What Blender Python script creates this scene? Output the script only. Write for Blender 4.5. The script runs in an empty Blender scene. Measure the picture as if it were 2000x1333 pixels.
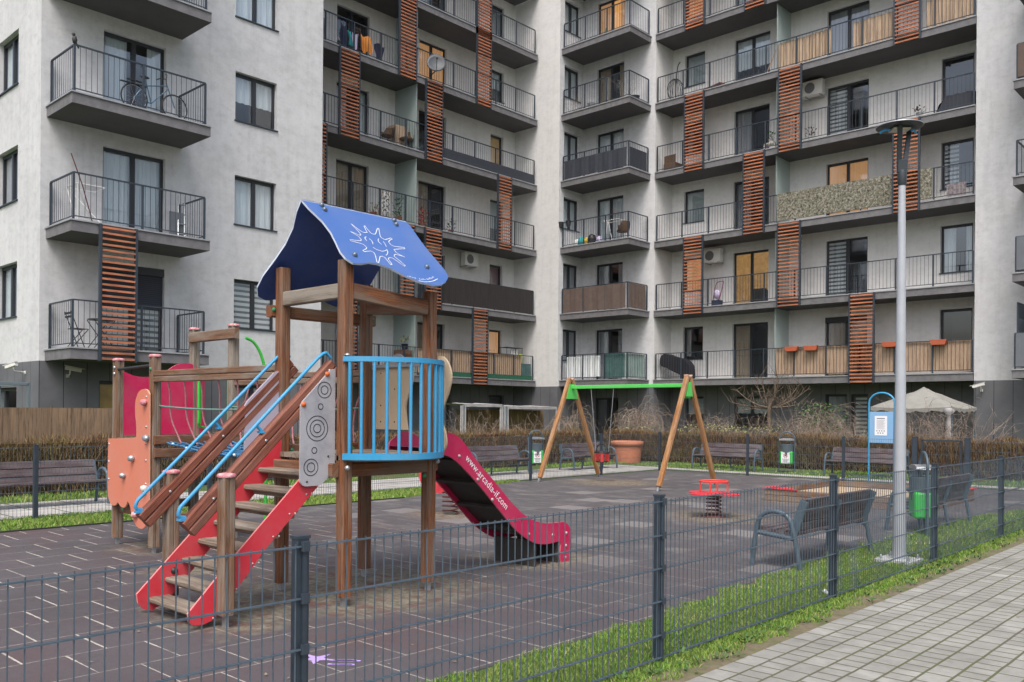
import bpy, bmesh, math, random
import numpy as np
from mathutils import Vector, Matrix, Quaternion
R = math.radians
rnd = random.Random(7)
SC = bpy.context.scene
COL = SC.collection

# ------------------------------------------------------------------ camera, sky, sun, exposure
F_PX, CY, HC = 1717.57, 805.0, 1.55          # focal length / horizon row in a 2000 x 1333 frame, eye height
cd = bpy.data.cameras.new('camera'); cam = bpy.data.objects.new('camera', cd); COL.objects.link(cam)
cd.sensor_width = 36; cd.lens = 36 * F_PX / 2000
cd.shift_y = (CY - 666.5) / 2000
cd.clip_start = 0.1; cd.clip_end = 500
cam.location = (0, 0, HC)
cam.rotation_mode = 'QUATERNION'
cam.rotation_quaternion = (Quaternion((0, 0, 1), R(42.845)) @ Quaternion((1, 0, 0), R(90)) @ Quaternion((0, 0, 1), R(.445)))
SC.camera = cam
w = bpy.data.worlds.new('World'); SC.world = w; w.use_nodes = True
nt = w.node_tree; bg = nt.nodes['Background']
sky = nt.nodes.new('ShaderNodeTexSky'); sky.sky_type = 'NISHITA'; sky.sun_disc = False
sky.sun_elevation = R(58); sky.sun_rotation = R(150); sky.dust_density = 6; sky.air_density = 1.0; sky.ozone_density = 1.0
hs = nt.nodes.new('ShaderNodeHueSaturation'); hs.inputs['Saturation'].default_value = .78
nt.links.new(sky.outputs[0], hs.inputs['Color'])
tcw = nt.nodes.new('ShaderNodeTexCoord'); mpw = nt.nodes.new('ShaderNodeMapping'); mpw.inputs['Scale'].default_value = (1, 1, 2.6); nt.links.new(tcw.outputs['Generated'], mpw.inputs[0])
cln = nt.nodes.new('ShaderNodeTexNoise'); cln.inputs['Scale'].default_value = 2.6; cln.inputs['Detail'].default_value = 8; cln.inputs['Roughness'].default_value = .6; nt.links.new(mpw.outputs[0], cln.inputs[0])
clr = nt.nodes.new('ShaderNodeMapRange'); clr.inputs[1].default_value = .35; clr.inputs[2].default_value = .68; clr.inputs[3].default_value = .62; clr.inputs[4].default_value = 1.45; nt.links.new(cln.outputs[0], clr.inputs[0])
clm = nt.nodes.new('ShaderNodeVectorMath'); clm.operation = 'SCALE'; nt.links.new(hs.outputs[0], clm.inputs[0]); nt.links.new(clr.outputs[0], clm.inputs['Scale']); nt.links.new(clm.outputs[0], bg.inputs[0]); bg.inputs[1].default_value = .145
sl = bpy.data.lights.new('sun', 'SUN'); sl.energy = .85; sl.angle = R(25); sl.color = (1, .99, .98)
so = bpy.data.objects.new('sun', sl); COL.objects.link(so)
so.rotation_euler = Vector((-.35, .40, -.85)).to_track_quat('-Z', 'Y').to_euler(); so.location = (0, 0, 40)
SC.view_settings.view_transform = 'Standard'; SC.view_settings.look = 'None'
SC.view_settings.exposure = .64; SC.view_settings.gamma = 1; SC.view_settings.use_curve_mapping = False
SC.cycles.max_bounces = 6; SC.cycles.transparent_max_bounces = 12

# ------------------------------------------------------------------ materials
MATS = {}
def L(*c):
    return tuple(((x / 255) / 12.92 if x / 255 <= .04045 else ((x / 255 + .055) / 1.055) ** 2.4) for x in c)
def mat(name, col, rough=.6, metal=0, spec=.5, var=.0, vscale=3., bump=0., bscale=30., col2=None, c2scale=2., c2lo=.45, c2hi=.65, stretch=(1, 1, 1), emit=None, estr=0, coat=0):
    m = bpy.data.materials.new(name); m.use_nodes = True; MATS[name] = m
    n = m.node_tree.nodes; l = m.node_tree.links; b = n['Principled BSDF']
    b.inputs['Roughness'].default_value = rough; b.inputs['Metallic'].default_value = metal
    b.inputs['Specular IOR Level'].default_value = spec; b.inputs['Coat Weight'].default_value = coat
    b.inputs['Base Color'].default_value = (*col, 1)
    tc = n.new('ShaderNodeTexCoord'); mp = n.new('ShaderNodeMapping'); mp.inputs['Scale'].default_value = stretch
    l.new(tc.outputs['Object'], mp.inputs[0])
    out = None
    if col2 is not None:
        t = n.new('ShaderNodeTexNoise'); t.inputs['Scale'].default_value = c2scale; t.inputs['Detail'].default_value = 6; t.inputs['Roughness'].default_value = .6
        l.new(mp.outputs[0], t.inputs[0])
        mr = n.new('ShaderNodeMapRange'); mr.inputs[1].default_value = c2lo; mr.inputs[2].default_value = c2hi; l.new(t.outputs[0], mr.inputs[0])
        mx = n.new('ShaderNodeMix'); mx.data_type = 'RGBA'; mx.inputs[6].default_value = (*col, 1); mx.inputs[7].default_value = (*col2, 1)
        l.new(mr.outputs[0], mx.inputs[0]); out = mx.outputs[2]
    if var > 0:
        t = n.new('ShaderNodeTexNoise'); t.inputs['Scale'].default_value = vscale; t.inputs['Detail'].default_value = 8; t.inputs['Roughness'].default_value = .65
        l.new(mp.outputs[0], t.inputs[0])
        mr = n.new('ShaderNodeMapRange'); mr.inputs[1].default_value = .3; mr.inputs[2].default_value = .7
        mr.inputs[3].default_value = 1 - var; mr.inputs[4].default_value = 1 + var; l.new(t.outputs[0], mr.inputs[0])
        mx = n.new('ShaderNodeVectorMath'); mx.operation = 'SCALE'
        if out: l.new(out, mx.inputs[0])
        else: mx.inputs[0].default_value = col
        l.new(mr.outputs[0], mx.inputs['Scale']); out = mx.outputs[0]
    if out: l.new(out, b.inputs['Base Color'])
    if bump > 0:
        t = n.new('ShaderNodeTexNoise'); t.inputs['Scale'].default_value = bscale; t.inputs['Detail'].default_value = 6
        l.new(mp.outputs[0], t.inputs[0])
        bp = n.new('ShaderNodeBump'); bp.inputs['Strength'].default_value = bump; bp.inputs['Distance'].default_value = .02
        l.new(t.outputs[0], bp.inputs['Height']); l.new(bp.outputs[0], b.inputs['Normal'])
    if emit:
        b.inputs['Emission Color'].default_value = (*emit, 1); b.inputs['Emission Strength'].default_value = estr
    return m
def nodes(m):
    return m.node_tree.nodes, m.node_tree.links, m.node_tree.nodes['Principled BSDF']
def mathn(n, l, op, a, b=None, c=None):
    x = n.new('ShaderNodeMath'); x.operation = op
    for i, v in enumerate((a, b, c)):
        if v is None: continue
        if isinstance(v, (int, float)): x.inputs[i].default_value = v
        else: l.new(v, x.inputs[i])
    return x.outputs[0]
def ramp(n, l, fac, stops):
    r = n.new('ShaderNodeValToRGB'); l.new(fac, r.inputs[0])
    e = r.color_ramp.elements
    while len(e) < len(stops): e.new(.5)
    for i, (p, c) in enumerate(stops):
        e[i].position = p; e[i].color = (*c, 1) if len(c) == 3 else c
    return r.outputs[0]
def noise(n, l, vec, scale, detail=6, rough=.6):
    t = n.new('ShaderNodeTexNoise'); t.inputs['Scale'].default_value = scale; t.inputs['Detail'].default_value = detail; t.inputs['Roughness'].default_value = rough
    l.new(vec, t.inputs[0]); return t.outputs[0]
def mapping(n, l, vec, scale=(1, 1, 1), loc=(0, 0, 0), rot=(0, 0, 0)):
    mp = n.new('ShaderNodeMapping'); mp.inputs['Scale'].default_value = scale; mp.inputs['Location'].default_value = loc; mp.inputs['Rotation'].default_value = rot
    l.new(vec, mp.inputs[0]); return mp.outputs[0]
def mixc(n, l, fac, a, b, mode='MIX'):
    mx = n.new('ShaderNodeMix'); mx.data_type = 'RGBA'; mx.blend_type = mode
    for i, v in ((0, fac), (6, a), (7, b)):
        if isinstance(v, (int, float)): mx.inputs[i].default_value = v
        elif isinstance(v, tuple): mx.inputs[i].default_value = (*v, 1) if len(v) == 3 else v
        else: l.new(v, mx.inputs[i])
    return mx.outputs[2]
def bumpn(n, l, b, h, strength=.3, dist=.02):
    bp = n.new('ShaderNodeBump'); bp.inputs['Strength'].default_value = strength; bp.inputs['Distance'].default_value = dist
    l.new(h, bp.inputs['Height']); l.new(bp.outputs[0], b.inputs['Normal'])

def plaster(name, c, stain):
    m = mat(name, c, rough=.92, spec=.2); n, l, b = nodes(m)
    tc = n.new('ShaderNodeTexCoord'); o = tc.outputs['Object']
    big = noise(n, l, mapping(n, l, o, (.55, .55, .45)), 1.0, 8, .62)
    mid = noise(n, l, mapping(n, l, o, (1, 1, .7)), 2.6, 8, .7)
    streak = noise(n, l, mapping(n, l, o, (3.2, 3.2, .22)), 1.6, 5, .6)
    cl = noise(n, l, mapping(n, l, o, (1.6, 1.6, 2.4)), 2.2, 9, .75)
    f1 = ramp(n, l, big, [(.36, (0, 0, 0)), (.66, (1, 1, 1))])
    f2 = ramp(n, l, mid, [(.40, (0, 0, 0)), (.70, (1, 1, 1))])
    f3 = ramp(n, l, streak, [(.50, (0, 0, 0)), (.68, (1, 1, 1))])
    a = mixc(n, l, f1, c, tuple(x * stain for x in c))
    mm = mathn(n, l, 'MULTIPLY', f2, .5)
    a = mixc(n, l, mm, a, tuple(x * (stain - .05) for x in c))
    mm = mathn(n, l, 'MULTIPLY', f3, .36)
    a = mixc(n, l, mm, a, tuple(x * (stain - .17) for x in c))
    a = mixc(n, l, mathn(n, l, 'MULTIPLY', ramp(n, l, cl, [(.46, (0, 0, 0)), (.62, (1, 1, 1))]), .45), a, tuple(x * 1.06 for x in c))
    a = mixc(n, l, mathn(n, l, 'MULTIPLY', ramp(n, l, cl, [(.36, (1, 1, 1)), (.46, (0, 0, 0))]), .55), a, tuple(x * (stain - .1) for x in c))
    l.new(a, b.inputs['Base Color'])
    bumpn(n, l, b, noise(n, l, o, 55, 5, .7), .5, .012)
    return m
WALL = plaster('plaster', (.66, .67, .69), .83)
WALL2 = plaster('plaster_recess', (.70, .70, .695), .92)
def cladding():
    m = mat('dark_cladding', (.062, .064, .073), rough=.5, spec=.4); n, l, b = nodes(m)
    tc = n.new('ShaderNodeTexCoord'); sp = n.new('ShaderNodeSeparateXYZ'); l.new(tc.outputs['Object'], sp.inputs[0])
    s = mathn(n, l, 'ADD', sp.outputs[0], sp.outputs[1])
    fr = mathn(n, l, 'FRACT', mathn(n, l, 'MULTIPLY', s, 1 / .55))
    j = mathn(n, l, 'LESS_THAN', fr, .028)
    nn = noise(n, l, tc.outputs['Object'], 1.2, 6)
    c = ramp(n, l, nn, [(.3, (.115, .118, .132)), (.7, (.165, .168, .185))])
    c = mixc(n, l, j, c, (.018, .018, .02)); l.new(c, b.inputs['Base Color'])
    return m
CLAD = cladding()
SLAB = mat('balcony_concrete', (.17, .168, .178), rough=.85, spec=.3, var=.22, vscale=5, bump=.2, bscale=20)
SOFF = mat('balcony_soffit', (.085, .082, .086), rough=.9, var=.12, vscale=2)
CAP = mat('sheet_metal_edge', (.36, .37, .39), rough=.45, metal=.2, var=.1, vscale=8)
STEEL = mat('anthracite_steel', (.032, .045, .062), rough=.45, metal=0, spec=.5, var=.15, vscale=12)
FRAME = mat('window_frame', (.026, .029, .036), rough=.4)
ROOM = mat('room_interior', (.16, .15, .14), rough=.9)
ROOMW = mat('lit_room', (.5, .38, .22), rough=.9, emit=(1, .55, .2), estr=.30)
ROOMY = mat('lit_room_yellow', (.5, .4, .2), rough=.9, emit=(1, .60, .26), estr=.13, var=.5)
ORANGE_SLAT = mat('larch_slat', (.47, .165, .078), rough=.6, var=.38, vscale=2.2, bump=.1, stretch=(1, 1, 5), col2=(.27, .12, .08), c2scale=1.3)
FROST = mat('frosted_glass', (.36, .44, .43), rough=.35, spec=.5)
def glass():
    m = bpy.data.materials.new('window_glass'); m.use_nodes = True; n = m.node_tree.nodes; l = m.node_tree.links; n.clear()
    o = n.new('ShaderNodeOutputMaterial'); tr = n.new('ShaderNodeBsdfTransparent'); tr.inputs[0].default_value = (.86, .90, .92, 1)
    gl = n.new('ShaderNodeBsdfGlossy'); gl.inputs['Roughness'].default_value = .03; gl.inputs[0].default_value = (.9, .95, 1, 1)
    lw = n.new('ShaderNodeLayerWeight'); lw.inputs[0].default_value = .5
    pw = n.new('ShaderNodeMath'); pw.operation = 'POWER'; l.new(lw.outputs['Facing'], pw.inputs[0]); pw.inputs[1].default_value = 3
    ma = n.new('ShaderNodeMath'); ma.operation = 'MULTIPLY_ADD'; l.new(pw.outputs[0], ma.inputs[0]); ma.inputs[1].default_value = .8; ma.inputs[2].default_value = .15
    mx = n.new('ShaderNodeMixShader'); l.new(ma.outputs[0], mx.inputs[0]); l.new(tr.outputs[0], mx.inputs[1]); l.new(gl.outputs[0], mx.inputs[2]); l.new(mx.outputs[0], o.inputs[0])
    MATS['window_glass'] = m; return m
GLASS = glass()
def curtain_mat(name, c, emit=None, estr=0):
    m = mat(name, c, rough=.9, var=.12, vscale=3, stretch=(6, 6, .3), emit=emit, estr=estr); return m
CUR = {'sheer': curtain_mat('sheer_curtain', (.70, .74, .76)), 'beige': curtain_mat('beige_curtain', (.42, .33, .24)), 'grey': curtain_mat('grey_curtain', (.36, .36, .37)),
       'warm': curtain_mat('warm_lit_curtain', (.50, .34, .20), (1, .5, .22), .22), 'roller': mat('roller_shade', (.42, .46, .46), rough=.8), 'red': mat('red_blind', (.17, .045, .055), rough=.7),
       'wood': mat('bamboo_blind', (.80, .50, .20), rough=.8, var=.2)}
def stripes(name, a, bcol, pitch, duty=.5):
    m = mat(name, a, rough=.8); n, l, b = nodes(m)
    tc = n.new('ShaderNodeTexCoord'); sp = n.new('ShaderNodeSeparateXYZ'); l.new(tc.outputs['Object'], sp.inputs[0])
    fr = mathn(n, l, 'FRACT', mathn(n, l, 'MULTIPLY', sp.outputs[2], 1 / pitch))
    l.new(mixc(n, l, mathn(n, l, 'LESS_THAN', fr, duty), a, bcol), b.inputs['Base Color']); return m
CUR['blind'] = stripes('day_night_blind', (.10, .11, .12), (.62, .63, .62), .15, .55)
SHUT = stripes('roller_shutter', (.03, .036, .05), (.045, .052, .07), .05, .5)

def wood(name, c1, c2, c3, along=1.2, cross=26, grey=.0):
    """grain along uv.x (metres)"""
    m = mat(name, c1, rough=.72, spec=.3); n, l, b = nodes(m)
    uv = n.new('ShaderNodeUVMap'); o = uv.outputs[0]
    g1 = noise(n, l, mapping(n, l, o, (along, cross, 1)), 1.0, 6, .6)
    g2 = noise(n, l, mapping(n, l, o, (along * 3, cross * 5, 1), (3, 7, 0)), 1.0, 4, .7)
    g3 = noise(n, l, mapping(n, l, o, (1.4, 7, 1), (11, 2, 0)), 1.0, 6, .6)
    a = ramp(n, l, g1, [(.3, c2), (.48, c1), (.72, tuple(x * 1.25 for x in c1))])
    a = mixc(n, l, mathn(n, l, 'MULTIPLY', ramp(n, l, g2, [(.47, (0, 0, 0)), (.64, (1, 1, 1))]), .75), a, tuple(x * .4 for x in c2))
    a = mixc(n, l, mathn(n, l, 'MULTIPLY', ramp(n, l, g3, [(.42, (0, 0, 0)), (.62, (1, 1, 1))]), grey), a, c3)
    l.new(a, b.inputs['Base Color']); bumpn(n, l, b, g2, .5, .004)
    return m
W_POST = wood('post_timber', (.215, .083, .036), (.055, .021, .011), (.205, .165, .13), grey=.7)
W_GREY = wood('weathered_timber', (.22, .175, .135), (.10, .075, .055), (.32, .29, .25), grey=.7)
W_MIX = wood('half_weathered_timber', (.20, .105, .058), (.10, .055, .033), (.25, .22, .185), grey=.85)
W_RED = wood('stained_rail_timber', (.235, .078, .050), (.085, .028, .019), (.30, .16, .12), grey=.5)
W_HONEY = wood('honey_timber', (.36, .165, .06), (.19, .080, .028), (.44, .33, .22), grey=.5, cross=18)
W_BENCH = wood('bench_timber', (.088, .062, .066), (.045, .032, .035), (.17, .15, .155), grey=.65)
W_SAND = wood('sandbox_timber', (.20, .105, .055), (.10, .05, .028), (.26, .21, .165), grey=.75)
def paint(name, c, rough=.42, var=.09, dirt=.8):
    m = mat(name, c, rough=rough, spec=.45); n, l, b = nodes(m); tc = n.new('ShaderNodeTexCoord'); o = tc.outputs['Object']
    g = sum(c) / 3; fade = tuple(x * .72 + g * .18 + .05 for x in c)
    a1 = noise(n, l, o, 3.2, 7, .65); a2 = noise(n, l, mapping(n, l, o, (6, 6, 34)), 1.5, 5, .75); a3 = noise(n, l, o, 17, 6, .7)
    x = mixc(n, l, mathn(n, l, 'MULTIPLY', ramp(n, l, a1, [(.42, (0, 0, 0)), (.68, (1, 1, 1))]), .45), c, fade)
    x = mixc(n, l, mathn(n, l, 'MULTIPLY', ramp(n, l, a2, [(.60, (0, 0, 0)), (.72, (1, 1, 1))]), .30), x, tuple(v * .8 + .08 for v in c))
    x = mixc(n, l, mathn(n, l, 'MULTIPLY', ramp(n, l, a3, [(.58, (0, 0, 0)), (.72, (1, 1, 1))]), .45 * dirt), x, tuple(v * .55 + .012 for v in c))
    l.new(x, b.inputs['Base Color']); rr = n.new('ShaderNodeMapRange'); l.new(a1, rr.inputs[0]); rr.inputs[3].default_value = rough - .08; rr.inputs[4].default_value = rough + .22; l.new(rr.outputs[0], b.inputs['Roughness'])
    bumpn(n, l, b, a3, .06, .004); return m
P_RED = paint('red_board', (.60, .035, .055)); P_CRIM = paint('crimson_board', (.52, .012, .085)); P_ORG = paint('orange_board', (.62, .20, .125))
P_BLUE = paint('blue_steel', (.035, .30, .56), .35); P_ROOF = paint('blue_roof_board', (.054, .132, .385), .33, .12, .4); P_ROOFB = paint('shaded_blue_board', (.022, .062, .25), .4, .1, .2); P_ROOFU = paint('blue_roof_edge', (.55, .62, .75))  # roof underside: shade painted in as a deeper blue than the top
P_GREEN = paint('green_steel', (.05, .52, .06), .35); P_CAPG = paint('dark_green_cap', (.02, .22, .09), .45); P_GRN2 = paint('green_swing_steel', (.09, .55, .10), .4)
P_GREY = mat('grey_board', (.40, .40, .43), rough=.5, col2=(.31, .31, .34), c2scale=5, var=.05); P_BEIGE = paint('beige_board', (.52, .40, .27), .5)
P_PINK = mat('faded_pink_plastic', (.52, .16, .19), rough=.6, col2=(.62, .42, .42), c2scale=30); P_BLACK = mat('black_print', (.015, .015, .018), rough=.5)
WHITE = mat('white_print', (.80, .82, .85), rough=.5); P_WHITE = mat('white_plastic', (.72, .72, .70), rough=.45)
GALV = mat('galvanised_steel', (.40, .42, .44), rough=.42, metal=.65, var=.14, vscale=10)
BENCHM = mat('bench_steel', (.075, .11, .14), rough=.45, metal=.1, var=.25, vscale=9)
BLACK = mat('black_plastic', (.018, .018, .02), rough=.5); DARKCLOTH = mat('black_cloth', (.014, .014, .02), rough=.75, bump=.3, bscale=8)
BEDM = mat('slide_underside', (.045, .040, .038), rough=.5, var=.3, vscale=5); STAINL = mat('slide_steel', (.55, .56, .58), rough=.3, metal=.9)
ROPE_B = mat('blue_rope', (.05, .17, .33), rough=.9, var=.3, vscale=40); ROPE_P = mat('pink_rope', (.36, .15, .17), rough=.9, var=.3, vscale=30); ROPE_G = mat('green_rope', (.13, .24, .21), rough=.9, var=.25, vscale=30)
TERRA = mat('terracotta', (.52, .19, .10), rough=.7, var=.15, vscale=6); TERRA2 = mat('orange_planter', (.42, .10, .045), rough=.6, var=.15)
TARP = mat('grey_canvas', (.25, .25, .23), rough=.9, var=.15, vscale=3, bump=.4, bscale=6); WHITEC = mat('dirty_white_canvas', (.36, .36, .365), rough=.9, var=.18, vscale=3, bump=.3, bscale=6)
LAMPG = mat('lamp_grey_paint', (.40, .43, .47), rough=.38, metal=.1, var=.07, vscale=6); LAMPD = mat('lamp_dark', (.03, .04, .048), rough=.4)
PURPLE = mat('purple_chalk', (.42, .30, .66), rough=.9); GBIN = paint('green_bin', (.03, .42, .06)); SIGNBL = paint('pale_blue_board', (.22, .42, .66))
BIRD = mat('feathers', (.03, .03, .032), rough=.6); SANDM = mat('sand', (.40, .31, .21), rough=.95, var=.2, vscale=4, bump=.4, bscale=30)
CREAM = mat('cream_plaster_object', (.62, .60, .55), rough=.6); YELLOW = mat('yellow_plastic', (.65, .48, .05), rough=.5); ORCL = mat('orange_cloth', (.75, .28, .05), rough=.9); TEAL = mat('teal_cloth', (.05, .35, .38), rough=.9)
LILAC = mat('lilac_cloth', (.50, .45, .62), rough=.9); NAVY = mat('navy_cloth', (.02, .025, .06), rough=.9); REDP = mat('red_plastic', (.45, .03, .03), rough=.5); MAG = mat('magenta_metal', (.25, .05, .16), rough=.5)
RATTAN = mat('rattan', (.10, .06, .035), rough=.8, var=.3, vscale=20); RUST = mat('rusty_spring', (.10, .032, .03), rough=.6, var=.3, vscale=30)
PLANTG = mat('leaf_green', (.06, .13, .03), rough=.7, var=.3, vscale=10); PLANTY = mat('leaf_yellow', (.26, .27, .10), rough=.7, var=.2, vscale=10)
TWIG = mat('twigs', (.27, .215, .175), rough=.9, var=.3, vscale=4); BARK = mat('bark', (.13, .10, .075), rough=.95, var=.3, vscale=9)
def reedm(name, c, c2):
    m = mat(name, c, rough=.9); n, l, b = nodes(m)
    tc = n.new('ShaderNodeTexCoord'); g = noise(n, l, mapping(n, l, tc.outputs['Object'], (26, 26, 1.1)), 1, 6, .8)
    h = noise(n, l, mapping(n, l, tc.outputs['Object'], (4, 4, 3)), 1, 5, .6)
    a = ramp(n, l, g, [(.38, c2), (.5, c), (.66, tuple(min(1, v * 1.3) for v in c))]); a = mixc(n, l, mathn(n, l, 'MULTIPLY', h, .5), a, c2)
    l.new(a, b.inputs['Base Color']); bumpn(n, l, b, g, .6, .01); return m
REED = reedm('reed_mat', (.47, .34, .24), (.24, .165, .11)); REEDD = reedm('dark_reed_mat', (.034, .029, .029), (.014, .012, .013)); BAMB = reedm('bamboo_mat', (.46, .35, .25), (.26, .18, .12)); REEDW = reedm('weathered_reed', (.27, .185, .115), (.10, .068, .042))
BROWNC = mat('brown_cloth', (.115, .085, .072), rough=.9, var=.15, vscale=5); NAVYL = mat('navy_cover', (.032, .038, .052), rough=.7, var=.35, vscale=25); GREYCOV = mat('grey_cover', (.13, .145, .165), rough=.7, var=.1)
def camo():
    m = mat('camouflage_net', (.3, .3, .25), rough=.9); n, l, b = nodes(m); tc = n.new('ShaderNodeTexCoord')
    g = noise(n, l, tc.outputs['Object'], 13, 4, .75)
    l.new(ramp(n, l, g, [(.40, (.03, .03, .025)), (.46, (.20, .19, .14)), (.54, (.10, .10, .07)), (.58, (.42, .41, .36)), (.66, (.14, .14, .11))]), b.inputs['Base Color']); return m
CAMO = camo()
GREENT = mat('green_turf_cover', (.02, .10, .06), rough=.9, var=.3, vscale=12); TEALN = mat('green_net', (.06, .13, .125), rough=.8, var=.3, vscale=4); PALEG = mat('pale_green_sheet', (.30, .40, .38), rough=.7, var=.15, vscale=2)

# ------------------------------------------------------------------ ground materials
def rubber():
    m = mat('rubber_tiles', (.1, .09, .1), rough=.85, spec=.35); n, l, b = nodes(m)
    tc = n.new('ShaderNodeTexCoord'); o = tc.outputs['Object']
    sp0 = n.new('ShaderNodeSeparateXYZ'); l.new(o, sp0.inputs[0])
    xx = mathn(n, l, 'MULTIPLY', mathn(n, l, 'ADD', sp0.outputs[0], 20.27), 2.0); row = mathn(n, l, 'FLOOR', xx); fx = mathn(n, l, 'FRACT', xx)
    yy = mathn(n, l, 'MULTIPLY', mathn(n, l, 'ADD', mathn(n, l, 'ADD', sp0.outputs[1], 20.11), mathn(n, l, 'MULTIPLY', mathn(n, l, 'MODULO', row, 2.0), .25)), 2.0); fy = mathn(n, l, 'FRACT', yy)
    cmb = n.new('ShaderNodeCombineXYZ'); l.new(row, cmb.inputs[0]); l.new(mathn(n, l, 'FLOOR', yy), cmb.inputs[1])
    wn = n.new('ShaderNodeTexWhiteNoise'); wn.noise_dimensions = '3D'; l.new(cmb.outputs[0], wn.inputs[0]); tile = wn.outputs['Value']
    ex = mathn(n, l, 'MINIMUM', fx, mathn(n, l, 'SUBTRACT', 1, fx)); ey = mathn(n, l, 'MINIMUM', fy, mathn(n, l, 'SUBTRACT', 1, fy))
    wob = noise(n, l, o, 14, 3, .7)
    long_ = mathn(n, l, 'LESS_THAN', ex, mathn(n, l, 'MULTIPLY', wob, .013)); dash = mathn(n, l, 'LESS_THAN', ey, mathn(n, l, 'MULTIPLY', wob, mathn(n, l, 'ADD', .014, mathn(n, l, 'MULTIPLY', mathn(n, l, 'LESS_THAN', sp0.outputs[0], -5.6), .012))))
    mortar = mathn(n, l, 'MAXIMUM', long_, dash)
    fine = noise(n, l, o, 260, 3, .8); fine2 = noise(n, l, o, 90, 3, .7); big = noise(n, l, o, .55, 7, .62); mid = noise(n, l, o, 2.3, 7, .65)
    base = mixc(n, l, ramp(n, l, big, [(.4, (0, 0, 0)), (.62, (1, 1, 1))]), (.046, .041, .046), (.068, .065, .072))
    base = mixc(n, l, mathn(n, l, 'MULTIPLY', tile, .35), base, (.088, .056, .064))
    base = mixc(n, l, ramp(n, l, fine, [(.42, (0, 0, 0)), (.75, (1, 1, 1))]), base, (.145, .137, .145))
    base = mixc(n, l, mathn(n, l, 'MULTIPLY', ramp(n, l, fine2, [(.56, (0, 0, 0)), (.7, (1, 1, 1))]), .5), base, (.035, .03, .033))
    # red worn tone
    red = noise(n, l, o, .9, 5, .6)
    base = mixc(n, l, mathn(n, l, 'MULTIPLY', ramp(n, l, red, [(.52, (0, 0, 0)), (.68, (1, 1, 1))]), .55), base, (.105, .060, .060))
    # grey worn zone towards the middle and far part
    sp = n.new('ShaderNodeSeparateXYZ'); l.new(o, sp.inputs[0])
    gy = n.new('ShaderNodeMapRange'); l.new(mathn(n, l, 'ADD', sp.outputs[1], mathn(n, l, 'MULTIPLY', big, 5.0)), gy.inputs[0]); gy.inputs[1].default_value = 7.6; gy.inputs[2].default_value = 11.5
    base = mixc(n, l, mathn(n, l, 'MULTIPLY', gy.outputs[0], .7), base, (.090, .087, .093))
    base = mixc(n, l, mathn(n, l, 'MULTIPLY', mathn(n, l, 'MULTIPLY', mathn(n, l, 'GREATER_THAN', tile, .9), gy.outputs[0]), .55), base, (.26, .245, .24))
    # sandy dirt in patches
    dirt = mathn(n, l, 'MULTIPLY', ramp(n, l, mid, [(.50, (0, 0, 0)), (.66, (1, 1, 1))]), gy.outputs[0])
    base = mixc(n, l, mathn(n, l, 'MULTIPLY', dirt, .42), base, (.25, .235, .22))
    # wear and moss under the play structure, seats and sandbox: rings of dirt around fixed points
    tot = None
    for (px_, py_, rad) in ((-6.15, 4.75, 1.25), (-6.1, 3.45, .75), (-6.1, 6.9, .75), (-9.6, 4.9, .8), (-9.68, 9.09, .8), (-6.74, 11.73, 1.0), (-11.6, 15.85, 1.2), (-6.6, 15.4, 1.5), (-8.1, 4.3, .5)):
        d = n.new('ShaderNodeVectorMath'); d.operation = 'DISTANCE'; l.new(o, d.inputs[0]); d.inputs[1].default_value = (px_, py_, 0)
        r_ = n.new('ShaderNodeMapRange'); l.new(mathn(n, l, 'ADD', d.outputs['Value'], mathn(n, l, 'MULTIPLY', mathn(n, l, 'SUBTRACT', mid, .5), 1.6)), r_.inputs[0])
        r_.inputs[1].default_value = rad; r_.inputs[2].default_value = rad * .45
        tot = r_.outputs[0] if tot is None else mathn(n, l, 'MAXIMUM', tot, r_.outputs[0])
    fm = noise(n, l, o, 14, 5, .7)
    moss = mixc(n, l, ramp(n, l, fm, [(.4, (0, 0, 0)), (.6, (1, 1, 1))]), (.12, .108, .072), (.25, .228, .18))
    moss = mixc(n, l, ramp(n, l, noise(n, l, o, 5, 5, .7), [(.5, (0, 0, 0)), (.62, (1, 1, 1))]), moss, (.14, .06, .05))
    base = mixc(n, l, mathn(n, l, 'MULTIPLY', tot, .9), base, moss)
    # pale sand in the joints, broken up
    jl = mathn(n, l, 'MULTIPLY', long_, ramp(n, l, noise(n, l, o, 1.7, 4, .7), [(.36, (.30, .30, .30)), (.56, (.8, .8, .8))]))
    jd = mathn(n, l, 'MULTIPLY', dash, ramp(n, l, noise(n, l, mapping(n, l, o, (1, 1, 1), (5, 3, 0)), 2.1, 4, .7), [(.32, (.25, .25, .25)), (.48, (1, 1, 1))]))
    jm = mathn(n, l, 'MULTIPLY', mathn(n, l, 'MAXIMUM', jl, jd), mathn(n, l, 'MULTIPLY', mathn(n, l, 'SUBTRACT', 1, mathn(n, l, 'MULTIPLY', gy.outputs[0], .65)), mathn(n, l, 'SUBTRACT', 1, mathn(n, l, 'MULTIPLY', tot, .85))))
    base = mixc(n, l, jm, base, (.46, .43, .38)); l.new(base, b.inputs['Base Color'])
    h = mathn(n, l, 'SUBTRACT', mathn(n, l, 'MULTIPLY', fine, .35), mathn(n, l, 'MULTIPLY', mortar, .5)); bumpn(n, l, b, h, .5, .006)
    rr = n.new('ShaderNodeMapRange'); l.new(mid, rr.inputs[0]); rr.inputs[3].default_value = .42; rr.inputs[4].default_value = .85; l.new(rr.outputs[0], b.inputs['Roughness'])
    return m
RUBBER = rubber()
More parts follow.
